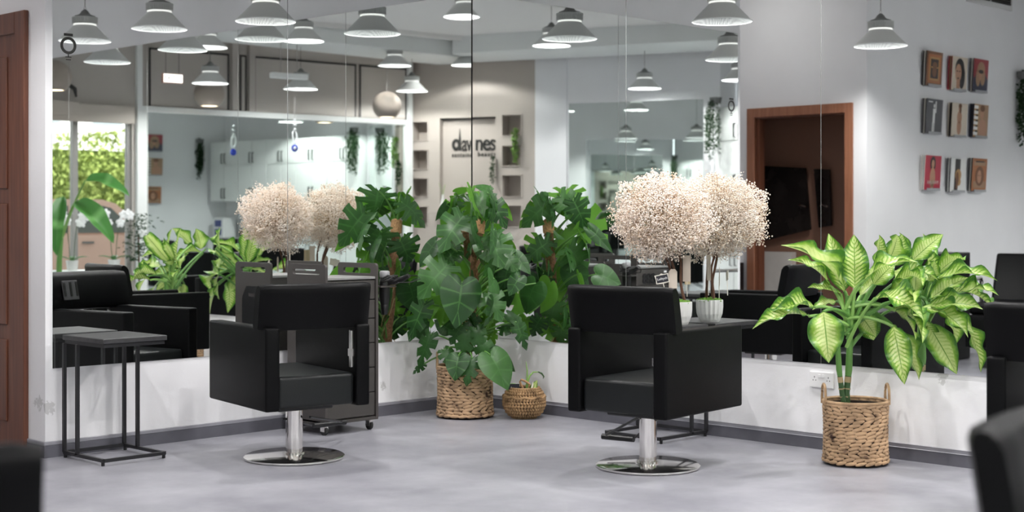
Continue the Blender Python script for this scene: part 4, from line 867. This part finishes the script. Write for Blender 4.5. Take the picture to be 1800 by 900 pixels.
def globe(label, x, y, d_, r_):
    p = px(x, y, d_, 'B'); t = thing('globe_lamp', label, 'lamp', p, 0, 'beige globe lamps')
    B().lathe([(r_*math.sin(a*PI/20), r_*math.cos(a*PI/20)) for a in range(0, 17)], 32).build('shade', 'globe_shade', t, True)
    B().lathe([(0, -.76*r_), (.55*r_, -.78*r_)], 32).build('diffuser', 'globe_glow', t)
    B().tube([(0, 0, r_), (0, 0, CZ-p.z)], .004, 6).build('cord', 'cable_grey', t)
globe('beige globe lamp in front of the white-framed mirror, nearer the shop window', 368, 165, 19.2, .20)
globe('beige globe lamp in front of the white-framed mirror, nearer the niche wall', 680, 186, 20.6, .20)
globe('beige globe lamp hanging before the shop window blind box', 96, 135, 17.5, .2)
ep = px(303, 138, 18.4, 'B')
ex = thing('exit_sign', 'lit exit sign hanging from the ceiling on two cords', 'sign', ep, math.atan2(M3D.y, M3D.x))
B().box(-.14, .14, -.02, .02, -.06, .06, .004, 1).build('housing', 'sign_frame', ex); B().box(-.128, .128, -.024, -.019, -.05, .05).build('light_face', 'sign_lit', ex)
text('lettering', 'EXIT', .075, 'sign_text', ex, Matrix.Translation((-.045, -.026, 0)) @ Matrix.Rotation(PI/2, 4, 'X'), .001, .001)
text('arrow', '>', .08, 'sign_text', ex, Matrix.Translation((.085, -.026, 0)) @ Matrix.Rotation(PI/2, 4, 'X'), .001, .001)
for a_ in (-.09, .09): B().tube([(a_, 0, .06), (a_, 0, CZ-ep.z)], .003, 5).build('cord', 'cable_black', ex)
lp_ = px(508, 134, 18.7, 'B')
lb_ = thing('linear_pendant', 'pale bar-shaped pendant light on two cords', 'lamp', lp_, math.atan2(M3D.y, M3D.x))
B().box(-.26, .26, -.05, .05, -.035, .035, .012, 2).build('housing', 'frame_white', lb_)
for a_ in (-.12, .12): B().tube([(a_, 0, .03), (a_, 0, CZ-lp_.z)], .006, 5).build('cord', 'cable_grey', lb_)
# ------------------------------------------------------------------ lettered niche wall
DA, DB = Vector((7.35, 9.30, 0)), Vector((8.25, 7.15, 0)); DD_ = (DB-DA).normalized(); drz = math.atan2(DD_.y, DD_.x); DL = (DB-DA).length
nw = struct(thing('wall_niche', None, None, DA, drz))
holes = [(.14, .40, 2.45, 2.72), (.14, .40, 2.025, 2.30), (.14, .40, 1.615, 1.88), (.14, .40, 1.2, 1.46), (1.83, 2.12, 2.485, 2.78), (1.83, 2.12, 2.05, 2.335), (1.83, 2.12, 1.607, 1.91), (1.83, 2.12, 1.17, 1.47), (.60, 1.72, 1.0, 2.765)]
us = sorted({0, DL}|{h[0] for h in holes}|{h[1] for h in holes}); zs = sorted({0, CZ}|{h[2] for h in holes}|{h[3] for h in holes})
bq = B()
for u0, u1 in zip(us, us[1:]):
    for z0, z1 in zip(zs, zs[1:]):
        uc, zc_ = (u0+u1)/2, (z0+z1)/2
        if not any(h[0] < uc < h[1] and h[2] < zc_ < h[3] for h in holes): bq.box(u0, u1, 0, .24, z0, z1)
bq.build('wall_face', 'wall_niche', nw)
B().box(0, DL, .24, .30, 0, CZ).build('niche_back', 'wall_niche', nw)
for h in holes[:8]:
    u0, u1, z0, z1 = h; k = .014
    B().box(u0-k, u1+k, -.015, .01, z0-k, z0).box(u0-k, u1+k, -.015, .01, z1, z1+k).box(u0-k, u0, -.015, .01, z0, z1).box(u1, u1+k, -.015, .01, z0, z1).build('niche_frame', 'wall_niche', nw)
B().box(.60, 1.72, .10, .24, 1.0, 2.765).build('sign_panel', 'wall_niche', nw)
B().box(.60, 1.72, .06, .10, 2.745, 2.765).build('shadow_line', 'line_dark', nw)
def onD(u, y, z): return DA+DD_*u+Vector((-DD_.y, DD_.x, 0))*y+Vector((0, 0, z))
lg = thing('shop_lettering', 'black shop lettering davines sustainable beauty on the niche wall', 'sign', onD(0, .092, 0), drz)
RX = Matrix.Rotation(PI/2, 4, 'X')
B().lathe([(.050, -.004), (.118, -.004), (.118, .008), (.050, .008), (.050, -.004)], 36, mx=Matrix.Translation((.824, 0, 2.375)) @ RX @ Matrix.Diagonal((.58, .74, 1, 1))).build('letter', 'logo_black', lg)
B().plate([(.866, 2.29), (.905, 2.29), (.898, 2.45), (.880, 2.61), (.864, 2.45)], [], .01).build('letter', 'logo_black', lg)
for w_, x_, u_ in (('av', .995, .165), ('i', 1.215, .035), ('nes', 1.525, .315)):
    text('letter', w_, .335, 'logo_black', lg, Matrix.Translation((x_, 0, 2.385 if w_ != 'i' else 2.40)) @ RX, .006, .004, .9, width=u_)
for w_, x_, u_ in (('sustaina', .918, .325), ('ble', 1.215, .12), ('beauty', 1.545, .285)):
    text('tagline', w_, .10, 'logo_black', lg, Matrix.Translation((x_, 0, 2.225)) @ RX, .003, .001, 1.25, width=u_)
ct = B().box(.55, 1.78, -.30, .0, 1.36, 1.40, .004, 1).build('wall_shelf', 'wall_niche'); ct.location = DA; ct.rotation_euler = (0, 0, drz); tag(ct, 'beige wall shelf under the shop lettering', 'shelf')
for i, (u, h_, r_) in enumerate(((.72, .24, .035), (.98, .17, .02), (1.08, .22, .03), (1.24, .36, .03))):
    v = thing('bud_vase', ['pale rounded vase with green sprigs on the shelf under the lettering', 'dark slim vase, shortest on the shelf under the lettering', 'dark vase with one bare twig on the shelf', 'tall dark bottle vase on the shelf under the lettering'][i], 'vase', onD(u, -.15, 1.40))
    B().lathe([(0, 0), (r_, 0), (r_*1.25, h_*.3), (r_*.6, h_*.7), (r_*.4, h_), (r_*.3, h_), (0, h_*.9)], 18).build('body', 'pot_white' if i == 0 else 'lamp_dark', v, True)
    if i in (0, 2): B().tube([(0, 0, h_*.8), (.02, .01, h_*1.2), (.06, .02, h_*1.6)], .004, 5).tube([(0, 0, h_*.8), (-.03, 0, h_*1.3), (-.07, .01, h_*1.7)], .003, 5).build('twig', 'twig' if i else 'stem_light', v)
def ivy(label, anchor, n_, length, spread, m_, pot=None, dirv=(0, 0), name='trailing_ivy'):
    t = thing(name, label, 'plant', anchor); bm = bmesh.new(); uvl = bm.loops.layers.uv.new('UVMap'); rnd = random.Random(int(anchor[0]*100+anchor[2]*31)); st2 = B()
    for s_ in range(n_):
        L = length*rnd.uniform(.45, 1.0); a = rnd.uniform(0, 2*PI); r0 = spread*rnd.uniform(.2, 1); x, y, z = 0, 0, .05
        pts = []
        N_ = max(6, int(L/.028))
        for i in range(N_):
            f = i/N_; out_ = min(1, f*4); z = .05+.06*math.sin(min(1, f*4)*PI)-L*f
            p = Vector((dirv[0]*out_*.06+math.cos(a)*r0*out_+.012*math.sin(i*.8+s_), dirv[1]*out_*.06+math.sin(a)*r0*out_+.012*math.cos(i*.7+s_), z)); pts.append(p)
            for q_ in range(2):
                c = p+Vector((rnd.uniform(-1, 1), rnd.uniform(-1, 1), rnd.uniform(-1, 1)))*.022; sz = rnd.uniform(.012, .022)
                ax = Vector((rnd.uniform(-1, 1), rnd.uniform(-1, 1), rnd.uniform(-1, .2))).normalized(); sd = ax.orthogonal().normalized()
                vs = [bm.verts.new(c-ax*sz), bm.verts.new(c+sd*sz*.7), bm.verts.new(c+ax*sz*1.2), bm.verts.new(c-sd*sz*.7)]; bm.faces.new(vs)
        st2.tube(pts[::3] if len(pts) > 6 else pts, .002, 3, caps=False)
    me = bpy.data.meshes.new('leaves'); bm.to_mesh(me); bm.free(); me.materials.append(M[m_]); o = ob('foliage', me, t); o['kind'] = 'stuff'
    st2.build('stems', 'stem_dark', t)['kind'] = 'stuff'
    if pot: B().lathe([(0, 0), (.07, 0), (.085, .08), (.08, .08), (0, .07)], 20, (0, 0, -.0)).build('pot', pot, t, True)
    return t
ivy('dark trailing ivy hanging down the end of the record wall by the cabinets', (7.98, .29, 2.78), 26, .80, .07, 'ivy_leaf', 'lamp_dark')
c1 = CA+CD*4.42; ivy('dark trailing ivy on the cabinet top at its mirror end', (c1.x-CN.x*.06, c1.y-CN.y*.06, 2.84), 24, .85, .12, 'ivy_leaf', 'lamp_dark', (-CN.x, -CN.y))
ivy('lime trailing plant spilling out of an upper wall niche', onD(2.05, -.03, 2.50), 14, .50, .06, 'ivy_lime')
ivy('small dark trailing plant beside the shop lettering', onD(1.70, -.05, 2.10), 9, .40, .04, 'ivy_leaf')
# frameless back mirror
o = seg_wall('wall_mirror', (8.474, 6.70), (9.155, 4.843), .12, 2.924, .012, 'mirror_green'); tag(o, 'frameless mirror on the white back wall beside the niche wall', 'mirror')
# ------------------------------------------------------------------ wall cabinets and counter
cl = 4.35; nU = 5; uw = cl/nU; crz = math.atan2(CD.y, CD.x)
for i in range(nU):
    t = thing('wall_cabinet', ['white wall cabinet unit next to the record wall', 'white wall cabinet unit, second from the record wall', 'white wall cabinet unit in the middle of the run', 'white wall cabinet unit, second from the back mirror', 'white wall cabinet unit next to the back mirror'][i], 'cabinet', CA+CD*(.14+i*uw), crz, 'white wall cabinets')
    B().box(0, uw-.004, -.40, -.02, 1.62, 2.79).build('carcass', 'cabinet_white', t)
    for z0, z1, hz in ((1.62, 2.32, 1.68), (2.328, 2.79, 2.37)):
        for k in range(2):
            x0 = k*uw/2; dr = B().box(x0+.003, x0+uw/2-.006, -.02, 0, z0+.003, z1-.003, .002, 1).build('door', 'cabinet_white', t)
            hx = x0+uw/2-.05 if k == 0 else x0+.045
            B().tube([(hx, .0, hz), (hx, .03, hz+.005), (hx, .03, hz+.185), (hx, .0, hz+.19)], .011, 6).build('handle', 'handle_black', dr)
    b2_ = thing('base_cabinet', ['white base cabinet under the counter next to the record wall', 'white base cabinet under the counter, second from the record wall', 'white base cabinet under the middle of the counter', 'white base cabinet under the counter, second from the back mirror', 'white base cabinet under the counter next to the back mirror'][i], 'cabinet', CA+CD*(.14+i*uw), crz, 'white base cabinets')
    B().box(0, uw-.004, -.40, .05, .08, .86).build('carcass', 'cabinet_white', b2_)
    for k in range(2):
        x0 = k*uw/2; dr = B().box(x0+.003, x0+uw/2-.006, .05, .07, .09, .85, .002, 1).build('door', 'cabinet_white', b2_)
        hx = x0+uw/2-.05 if k == 0 else x0+.045; B().tube([(hx, .07, .66), (hx, .10, .665), (hx, .10, .80), (hx, .07, .805)], .008, 6).build('handle', 'handle_black', dr)
t = B().box(0, cl+.04, -.41, .09, .86, .90, .004, 1).build('worktop', 'counter_grey'); t.location = CA; t.rotation_euler = (0, 0, crz); tag(t, 'grey worktop running under the white wall cabinets', 'worktop')
def onC(u, y, z): return CA+CD*u+CN*-y+Vector((0, 0, z))
dv_ = thing('towel_warmer', 'white box appliance with two dark blue windows on the worktop', 'appliance', onC(.42, -.14, .90), crz)
B().box(-.17, .17, -.15, .15, 0, .40, .03, 3).build('housing', 'white_plastic', dv_)
for z0 in (.05, .22): B().box(-.12, .09, .15, .156, z0, z0+.13, .002, 1).build('window', 'device_blue', dv_)
for i, u in enumerate((1.0, 1.12, 1.9, 2.6)):
    v = thing('pump_bottle', ['dark pump bottle on the worktop nearest the white appliance', 'dark pump bottle, second from the white appliance', 'dark pump bottle standing alone mid worktop', 'dark pump bottle nearest the back mirror'][i], 'bottle', onC(u, -.1, .90), crz, 'pump bottles on the worktop')
    B().lathe([(0, 0), (.035, 0), (.036, .13), (.02, .15), (.014, .16), (0, .16)], 18).build('body', 'black_plastic', v, True)
    B().tube([(0, 0, .16), (0, 0, .20), (.04, 0, .205)], .006, 6).build('pump', 'black_plastic', v)
ivy('bushy green pothos in a dark pot on the worktop', onC(1.45, -.12, 1.02), 16, .16, .20, 'plain_leaf', None, name='potted_pothos')
pv = [o for o in COL.objects if o.name == 'potted_pothos'][0]
B().lathe([(0, -.12), (.07, -.12), (.09, .03), (.08, .03), (0, .02)], 20).build('pot', 'lamp_dark', pv, True)
# ------------------------------------------------------------------ record sleeves
rcx = [6.075, 6.59, 7.045]
rows = [(2.592, 'top'), (2.128, 'middle'), (1.575, 'bottom')]
def disc(b_, cx, cz, rx, rz_, y=0, n_=18): b_.plate([(cx+rx*math.cos(2*PI*k/n_), cz+rz_*math.sin(2*PI*k/n_)) for k in range(n_)], [], .0006)
def art(kind, t, w_, h_):
    """generic cover print, thin layers facing +y"""
    lay = [0]
    def L(m_, shapes):
        lay[0] += 1; b_ = B()
        for s_ in shapes:
            if s_[0] == 'r': b_.box(-w_/2+s_[1]*w_, -w_/2+s_[2]*w_, 0, .0006, s_[3]*h_, s_[4]*h_)
            else: disc(b_, -w_/2+s_[1]*w_, s_[2]*h_, s_[3]*w_, s_[4]*h_)
        q_ = b_.build('cover_print', m_, t); q_.location = (0, .003+.0007*lay[0], 0)
    if kind == 0:
        L('ink_brown', [('r', 0, 1, 0, 1)]); L('ink_orange', [('r', .1, .9, .08, .92)]); L('ink_gold', [('r', .2, .8, .16, .84)]); L('ink_dark', [('r', .26, .74, .22, .78)]); L('ink_brown', [('e', .5, .42, .14, .16)]); L('ink_gold', [('r', .28, .72, .52, .56)]); L('ink_brown', [('e', .5, .6, .15, .1)])
    elif kind == 1:
        L('ink_cream', [('r', 0, 1, 0, 1)]); L('ink_black', [('e', .5, .66, .3, .3), ('e', .33, .42, .2, .36)]); L('ink_skin', [('e', .58, .52, .2, .27), ('r', .46, .68, .05, .3)]); L('ink_dark', [('e', .50, .57, .05, .02), ('e', .66, .57, .05, .02), ('e', .59, .36, .06, .025)])
    elif kind == 2:
        L('ink_red', [('r', 0, 1, 0, 1)]); L('ink_navy', [('r', 0, 1, 0, .42), ('e', .5, .4, .42, .2)]); L('ink_tan', [('e', .5, .68, .27, .24), ('e', .36, .46, .16, .26), ('e', .68, .44, .16, .28)]); L('ink_skin', [('e', .54, .5, .11, .14)]); L('ink_dark', [('e', .5, .62, .16, .06)])
    elif kind == 3:
        L('ink_grey', [('r', 0, 1, 0, 1)]); L('ink_white', [('r', .47, .60, .3, .72), ('r', .48, .53, .02, .32), ('r', .56, .62, .02, .32), ('e', .53, .8, .045, .06), ('r', .40, .46, .6, .94), ('r', .64, .9, .90, .93)])
    elif kind == 4:
        L('ink_cream', [('r', 0, 1, 0, 1)]); L('ink_skin', [('e', .52, .84, .08, .1), ('e', .52, .58, .16, .2), ('e', .52, .3, .15, .24)]); L('ink_brown', [('e', .5, .92, .11, .07), ('e', .47, .8, .06, .1)])
    elif kind == 5:
        L('ink_tan', [('r', 0, 1, 0, 1)]); L('ink_skin', [('e', .44, .72, .12, .17), ('e', .38, .26, .3, .3)]); L('ink_brown', [('e', .42, .88, .16, .1)]); L('ink_gold', [('r', .66, 1, 0, 1)]); L('ink_white', [('r', .72, 1, .06+.16*k, .16+.16*k) for k in range(6)]); L('ink_black', [('r', .72, .88, .15+.16*k, .20+.16*k) for k in range(5)])
    elif kind == 6:
        L('ink_crimson', [('r', 0, 1, 0, 1)]); L('ink_dark', [('e', .52, .76, .17, .22)]); L('ink_skin', [('e', .52, .76, .09, .12), ('e', .52, .36, .17, .3), ('r', .44, .6, .02, .3)])
        text('lettering', 'MARIJAA', .05, 'ink_pale', t, Matrix.Translation((0, .0092, h_*.22)) @ Matrix.Rotation(PI, 4, 'Z') @ Matrix.Rotation(PI/2, 4, 'X'), .0003, 0, 1.3)
    elif kind == 7:
        L('ink_white', [('r', 0, 1, 0, 1)]); L('ink_black', [('r', .38, .72, .6, .98), ('r', .5, .74, .05, .6)]); L('ink_gold', [('e', .5, .5, .2, .18), ('e', .45, .3, .14, .12)]); L('ink_brown', [('e', .56, .4, .1, .2), ('r', .5, .64, .1, .25)])
    else:
        L('ink_orange', [('r', 0, 1, 0, 1)]); L('ink_tan', [('r', .1, .9, .78, .9), ('r', .08, .9, .1, .3)]); L('ink_dark', [('r', .2, .8, .88, .92)]); L('ink_brown', [('e', .5, .46, .3, .3)]); L('ink_skin', [('e', .52, .44, .14, .2)]); L('ink_dark', [('e', .46, .48, .03, .015), ('e', .58, .48, .03, .015)])
names = ['record sleeve with a framed brown portrait print', 'record sleeve with a dark-haired face on cream', 'record sleeve with curly hair on red and navy', 'grey record sleeve with a small white standing figure', 'cream record sleeve with a slim figure', 'tan record sleeve with piano keys along one side',
         'crimson record sleeve with a long-haired figure', 'white record sleeve with a black and gold figure', 'orange record sleeve with a face in the middle']
backc = [('ink_dark', 'ink_pale'), ('ink_crimson', 'ink_tan'), ('ink_grey', 'ink_pale'), ('ink_grey', 'ink_pale'), ('ink_cream', 'ink_dark'), ('ink_navy', 'ink_grey'), ('ink_pale', 'ink_white'), ('ink_grey', 'ink_white'), ('ink_grey', 'ink_pale')]
k = 0
for (z_, rn) in rows:
    for j, cx in enumerate(rcx):
        z0 = z_-(.0 if j != 1 else .012); w_, h_ = .335, .335; cx2 = cx-(.03 if z_ < 2 else 0)
        lg_ = B().box(cx2-.13, cx2+.13, .201, .262, z0-.012, z0-.006).box(cx2-.13, cx2+.13, .257, .262, z0-.006, z0+.012).build('record_ledge', 'ledge_clear')
        tag(lg_, 'small clear ledge under the '+names[k], 'ledge', 'record ledges')
        for q in range(2):
            s_ = B().box(-w_/2, w_/2, -.0015, .0015, 0, h_).build('record_sleeve', backc[k][q]); s_.location = (cx2-.006*(2-q), .215+.009*q, z0-.004); s_.rotation_euler = (-.05, 0, .02*(2-q)-.03)
            tag(s_, ('rearmost sleeve behind the ', 'sleeve directly behind the ')[q]+names[k], 'record sleeve', 'sleeves tucked behind other sleeves')
        t = thing('record_sleeve', names[k]+', %s row' % rn, 'record sleeve', (cx2, .238, z0-.004), 0, 'record sleeves on the wall'); t.rotation_euler = (-.06, 0, -.03)
        B().box(-w_/2, w_/2, -.0025, .0025, 0, h_).build('cardboard', backc[k][0], t); art(k, t, w_, h_); k += 1
for o in COL.objects:      # prints face the room: mirror print layers left-right so they read from the front
    if o.name.startswith('cover_print'): o.scale.x = -1
vt = thing('air_vent', 'white air vent grille with dark slots high on the record wall', 'vent', (7.33, .2, 3.55))
B().box(-.50, .50, 0, .02, -.05, .23).build('frame', 'vent_white', vt)
for a_ in (-.46, .015): B().box(a_, a_+.445, .018, .022, .0, .20).build('recess', 'vent_dark', vt)
for q in range(7):
    for a_ in (-.46, .015): B().box(a_, a_+.445, .02, .03, .012+.027*q, .021+.027*q).build('slat', 'trolley_body', vt)
# ------------------------------------------------------------------ washing chair by the record wall
wp = px(1760, 540, 13.2, 'R')
ws = thing('wash_chair', 'black ribbed shampoo chair with chrome arm by the record wall', 'chair', (wp.x+.1, wp.y+.1, 0), math.radians(-15))
B().box(-.75, .35, -.30, .30, .18, .46, .03, 2).build('seat', 'leather', ws, True)
bk = B()
for q in range(9): bk.box(-.62+.1*q, -.525+.1*q, -.29, .29, .46, .555, .03, 3)
bk.build('ribbed_cushion', 'leather_smooth', ws, True)
q = B().box(-.05, .05, -.29, .29, 0, .55, .03, 3).build('backrest', 'leather_smooth', ws, True); q.location = (.34, 0, .48); q.rotation_euler = (0, .55, 0)
B().box(-.6, .3, -.2, .2, 0, .18).build('plinth', 'black_metal', ws)
for sy in (-.33, .33): B().tube([(.1, sy, .45), (.1, sy, .72), (.06, sy, .75), (-.3, sy, .75), (-.34, sy, .72), (-.34, sy, .45)], .018, 8).build('arm', 'chrome', ws, True)
B().lathe([(0, .0), (.16, .0), (.24, .12), (.25, .15), (.22, .14), (0, .06)], 24, (.82, 0, .78)).build('basin', 'white_plastic', ws, True)
B().box(.68, .95, -.2, .2, 0, .78).build('basin_column', 'white_plastic', ws)
# reception box below the monitor region of the right mirror
o = B().box(-.3, .3, -.25, .25, 0, .98, .01).build('storage_cabinet', 'black_plastic'); o.location = (5.3, .62, 0); tag(o, 'plain black cabinet standing below the record sleeves', 'cabinet')
# ------------------------------------------------------------------ window plants
tb = thing('plant_bench', 'low white bench under the shop window carrying plants', 'bench', (1.7, 9.05, 0), wrz)
B().box(-.75, .75, -.16, .16, .62, .66, .004, 1).build('bench_top', 'frame_white', tb)
for a_ in (-.7, .7): B().box(a_-.02, a_+.02, -.14, .14, 0, .62).build('leg', 'frame_white', tb)
def orchid(label, x, y, seed):
    rnd = random.Random(seed); t = thing('potted_orchid', label, 'orchid', (x, y, .66))
    B().lathe([(0, 0), (.06, 0), (.075, .12), (.07, .12), (0, .11)], 20).build('pot', 'pot_white', t, True)
    for k in range(4):
        a = k*1.6+seed; b0 = Vector((x, y, .77)); put_leaf(t, {'p': strip_leaf(8, lambda u: .5*math.sin(PI*u)**.7 if 0 < u < 1 else 0, .15, .2, 0, 'plain_leaf', 0, 4)}, 'p', b0, b0+Vector((.2*math.cos(a), .2*math.sin(a), .05)), .07, (0, 0, 1))
    for s_ in range(2):
        dx = .07*(1 if s_ else -1); pts = [Vector((dx*.3, 0, .1)), Vector((dx*.6, .01, .35)), Vector((dx, 0, .58)), Vector((dx*1.8, -.01, .70)), Vector((dx*2.6, -.02, .68))]
        B().tube(pts, .005, 6).build('flower_stem', 'stem_dark', t, True)
        for f_ in range(5):
            c = pts[2].lerp(pts[4], f_/4)+Vector((rnd.uniform(-.03, .03), -.02, rnd.uniform(-.03, .05))); fb = B()
            for p_ in range(5): fb.ell((0, 0, .032), (.024, .006, .032), 8, 6, Matrix.Translation(c) @ Matrix.Rotation(p_*2*PI/5, 4, 'Y'))
            fb.build('flower', 'orchid_white', t, True)
    return t
orchid('white orchid under the shop window, next to the banana plant', 1.80, 8.98, 1); orchid('white orchid under the shop window, next to the white framed mirror', 2.36, 8.97, 4)
bn = thing('banana_plant', 'young banana plant with broad arching leaves by the shop window', 'plant', (1.55, 8.85, 0))
B().lathe([(0, 0), (.14, 0), (.17, .30), (.16, .30), (0, .28)], 24).build('pot', 'lamp_dark', bn, True)
B().tube([(0, 0, .28), (.02, .01, .8), (.05, .0, 1.1)], [.04, .032, .02], 10).build('stem', 'stem_green', bn, True)
def blf(b0, m0, t0, w_, d_=17.4):
    a, m_, t_ = px(*b0, d_, 'B'), px(*m0, d_, 'B'), px(*t0, d_-.1, 'B')
    petiole(bn, Vector((1.6, 8.85, 1.05)), a, .014, 'stem_light', .1)
    put_leaf(bn, {'b': BAN}, 'b', a, t_, w_, Vector((-.5, -.6, .8)))
blf((150, 318), (185, 315), (228, 345), .17); blf((132, 355), (170, 370), (200, 428), .24); blf((112, 345), (103, 380), (100, 450), .2)
o = thing('potted_tree', 'small dark-leaved potted tree by the end of the white framed mirror', 'plant', (2.78, 9.1, 0)); B().lathe([(0, 0), (.13, 0), (.15, .26), (0, .25)], 20).build('pot', 'lamp_dark', o, True)
bm = bmesh.new(); rnd = random.Random(11)
for k in range(420):
    c = Vector((rnd.gauss(0, .10), rnd.gauss(0, .10), rnd.uniform(.75, 1.35))); ax = Vector((rnd.uniform(-1, 1), rnd.uniform(-1, 1), rnd.uniform(-.5, 1))).normalized(); sd = ax.orthogonal().normalized(); s_ = .028
    bm.faces.new([bm.verts.new(c-ax*s_), bm.verts.new(c+sd*s_*.4), bm.verts.new(c+ax*s_), bm.verts.new(c-sd*s_*.4)])
me = bpy.data.meshes.new('foliage'); bm.to_mesh(me); bm.free(); me.materials.append(M['ivy_leaf']); q = ob('foliage', me, o); q['kind'] = 'stuff'
B().tube([(0, 0, .24), (.01, 0, .6), (0, .01, 1.1)], .012, 7).build('trunk', 'twig', o, True)
# counter greenery seen over the second trolley
# ------------------------------------------------------------------ outside the window
struct(B().box(-14, 28, 9.9, 45, -.15, -.02).build('ground', 'asphalt'))
hg = thing('hedge', 'tall olive-green hedge across the street behind the parked car', 'hedge', (3.5, 16.0, 0))
hb = B().box(-9, 9, -.5, .6, 0, 2.45).build('inner_mass', 'hedge', hg)
rng = np.random.default_rng(8); NH = 16000
hx = rng.uniform(-7, 7, NH); hz = 2.75*rng.random(NH)**.8+.12*np.sin(hx*3)*rng.random(NH); hy = -.5-.25*rng.random(NH)
hv = []; hf = []
for i in range(NH):
    s_ = rng.uniform(.03, .075); a = rng.normal(size=3); a /= np.linalg.norm(a); b_ = np.cross(a, rng.normal(size=3)); b_ /= np.linalg.norm(b_); c = np.array((hx[i], hy[i], hz[i]))
    hv += [c-a*s_, c+b_*s_*.5, c+a*s_, c-b_*s_*.5]; hf.append((4*i, 4*i+1, 4*i+2, 4*i+3))
me = bpy.data.meshes.new('hedge_leaves'); me.from_pydata([tuple(v) for v in hv], [], hf); me.materials.append(M['hedge_leaf']); me.materials.append(M['hedge_dry'])
me.polygons.foreach_set('material_index', [1 if (hz[i] < 1.2 and i % 2) else 0 for i in range(NH)]); q = ob('foliage', me, hg); q['kind'] = 'stuff'
bd = thing('apartment_block', 'pale apartment block far beyond the hedge', 'building', (15.5, 34, 0))
B().box(-9, 9, 0, 6, 0, 7).build('wall', 'building', bd)
for a_ in range(8):
    for z0 in (1.2, 3.6): B().box(-8+2.1*a_, -7+2.1*a_, -.06, 0, z0+.6, z0+1.9).build('window', 'building_window', bd)
car = thing('parked_car', 'dusty pink pickup parked outside the shop window', 'car', (3.62, 12.6, 0), math.radians(0))
def side(pts, y0, y1, m_, nme, par=car): return B().plate(pts, [], y1-y0, Matrix.Translation((0, y0, 0))).build(nme, m_, par)
side([(-2.2, .35), (1.95, .35), (2.05, .75), (1.9, .98), (.95, 1.05), (-2.2, 1.05)], -.85, .85, 'car_paint', 'body')
side([(-1.3, 1.04), (.98, 1.04), (.42, 1.50), (.2, 1.56), (-1.1, 1.56), (-1.3, 1.5)], -.75, .75, 'car_paint', 'cabin')
side([(-1.15, 1.08), (-.35, 1.08), (-.35, 1.47), (-1.05, 1.47)], -.765, -.755, 'car_glass', 'window'); side([(-.25, 1.08), (.75, 1.08), (.33, 1.44), (.2, 1.47), (-.25, 1.47)], -.765, -.755, 'car_glass', 'window')
for a_ in (-1.4, 1.3):
    B().lathe([(0, -.1), (.26, -.1), (.32, -.07), (.32, .07), (.26, .1), (0, .1)], 28, mx=Matrix.Translation((a_, -.78, .32)) @ Matrix.Rotation(PI/2, 4, 'X')).build('wheel', 'tyre', car, True)
B().box(-.18, .0, -.87, -.85, .93, .96).build('door_handle', 'lamp_dark', car); B().box(.70, .82, -1.0, -.86, 1.0, 1.16, .02).build('wing_mirror', 'lamp_dark', car)
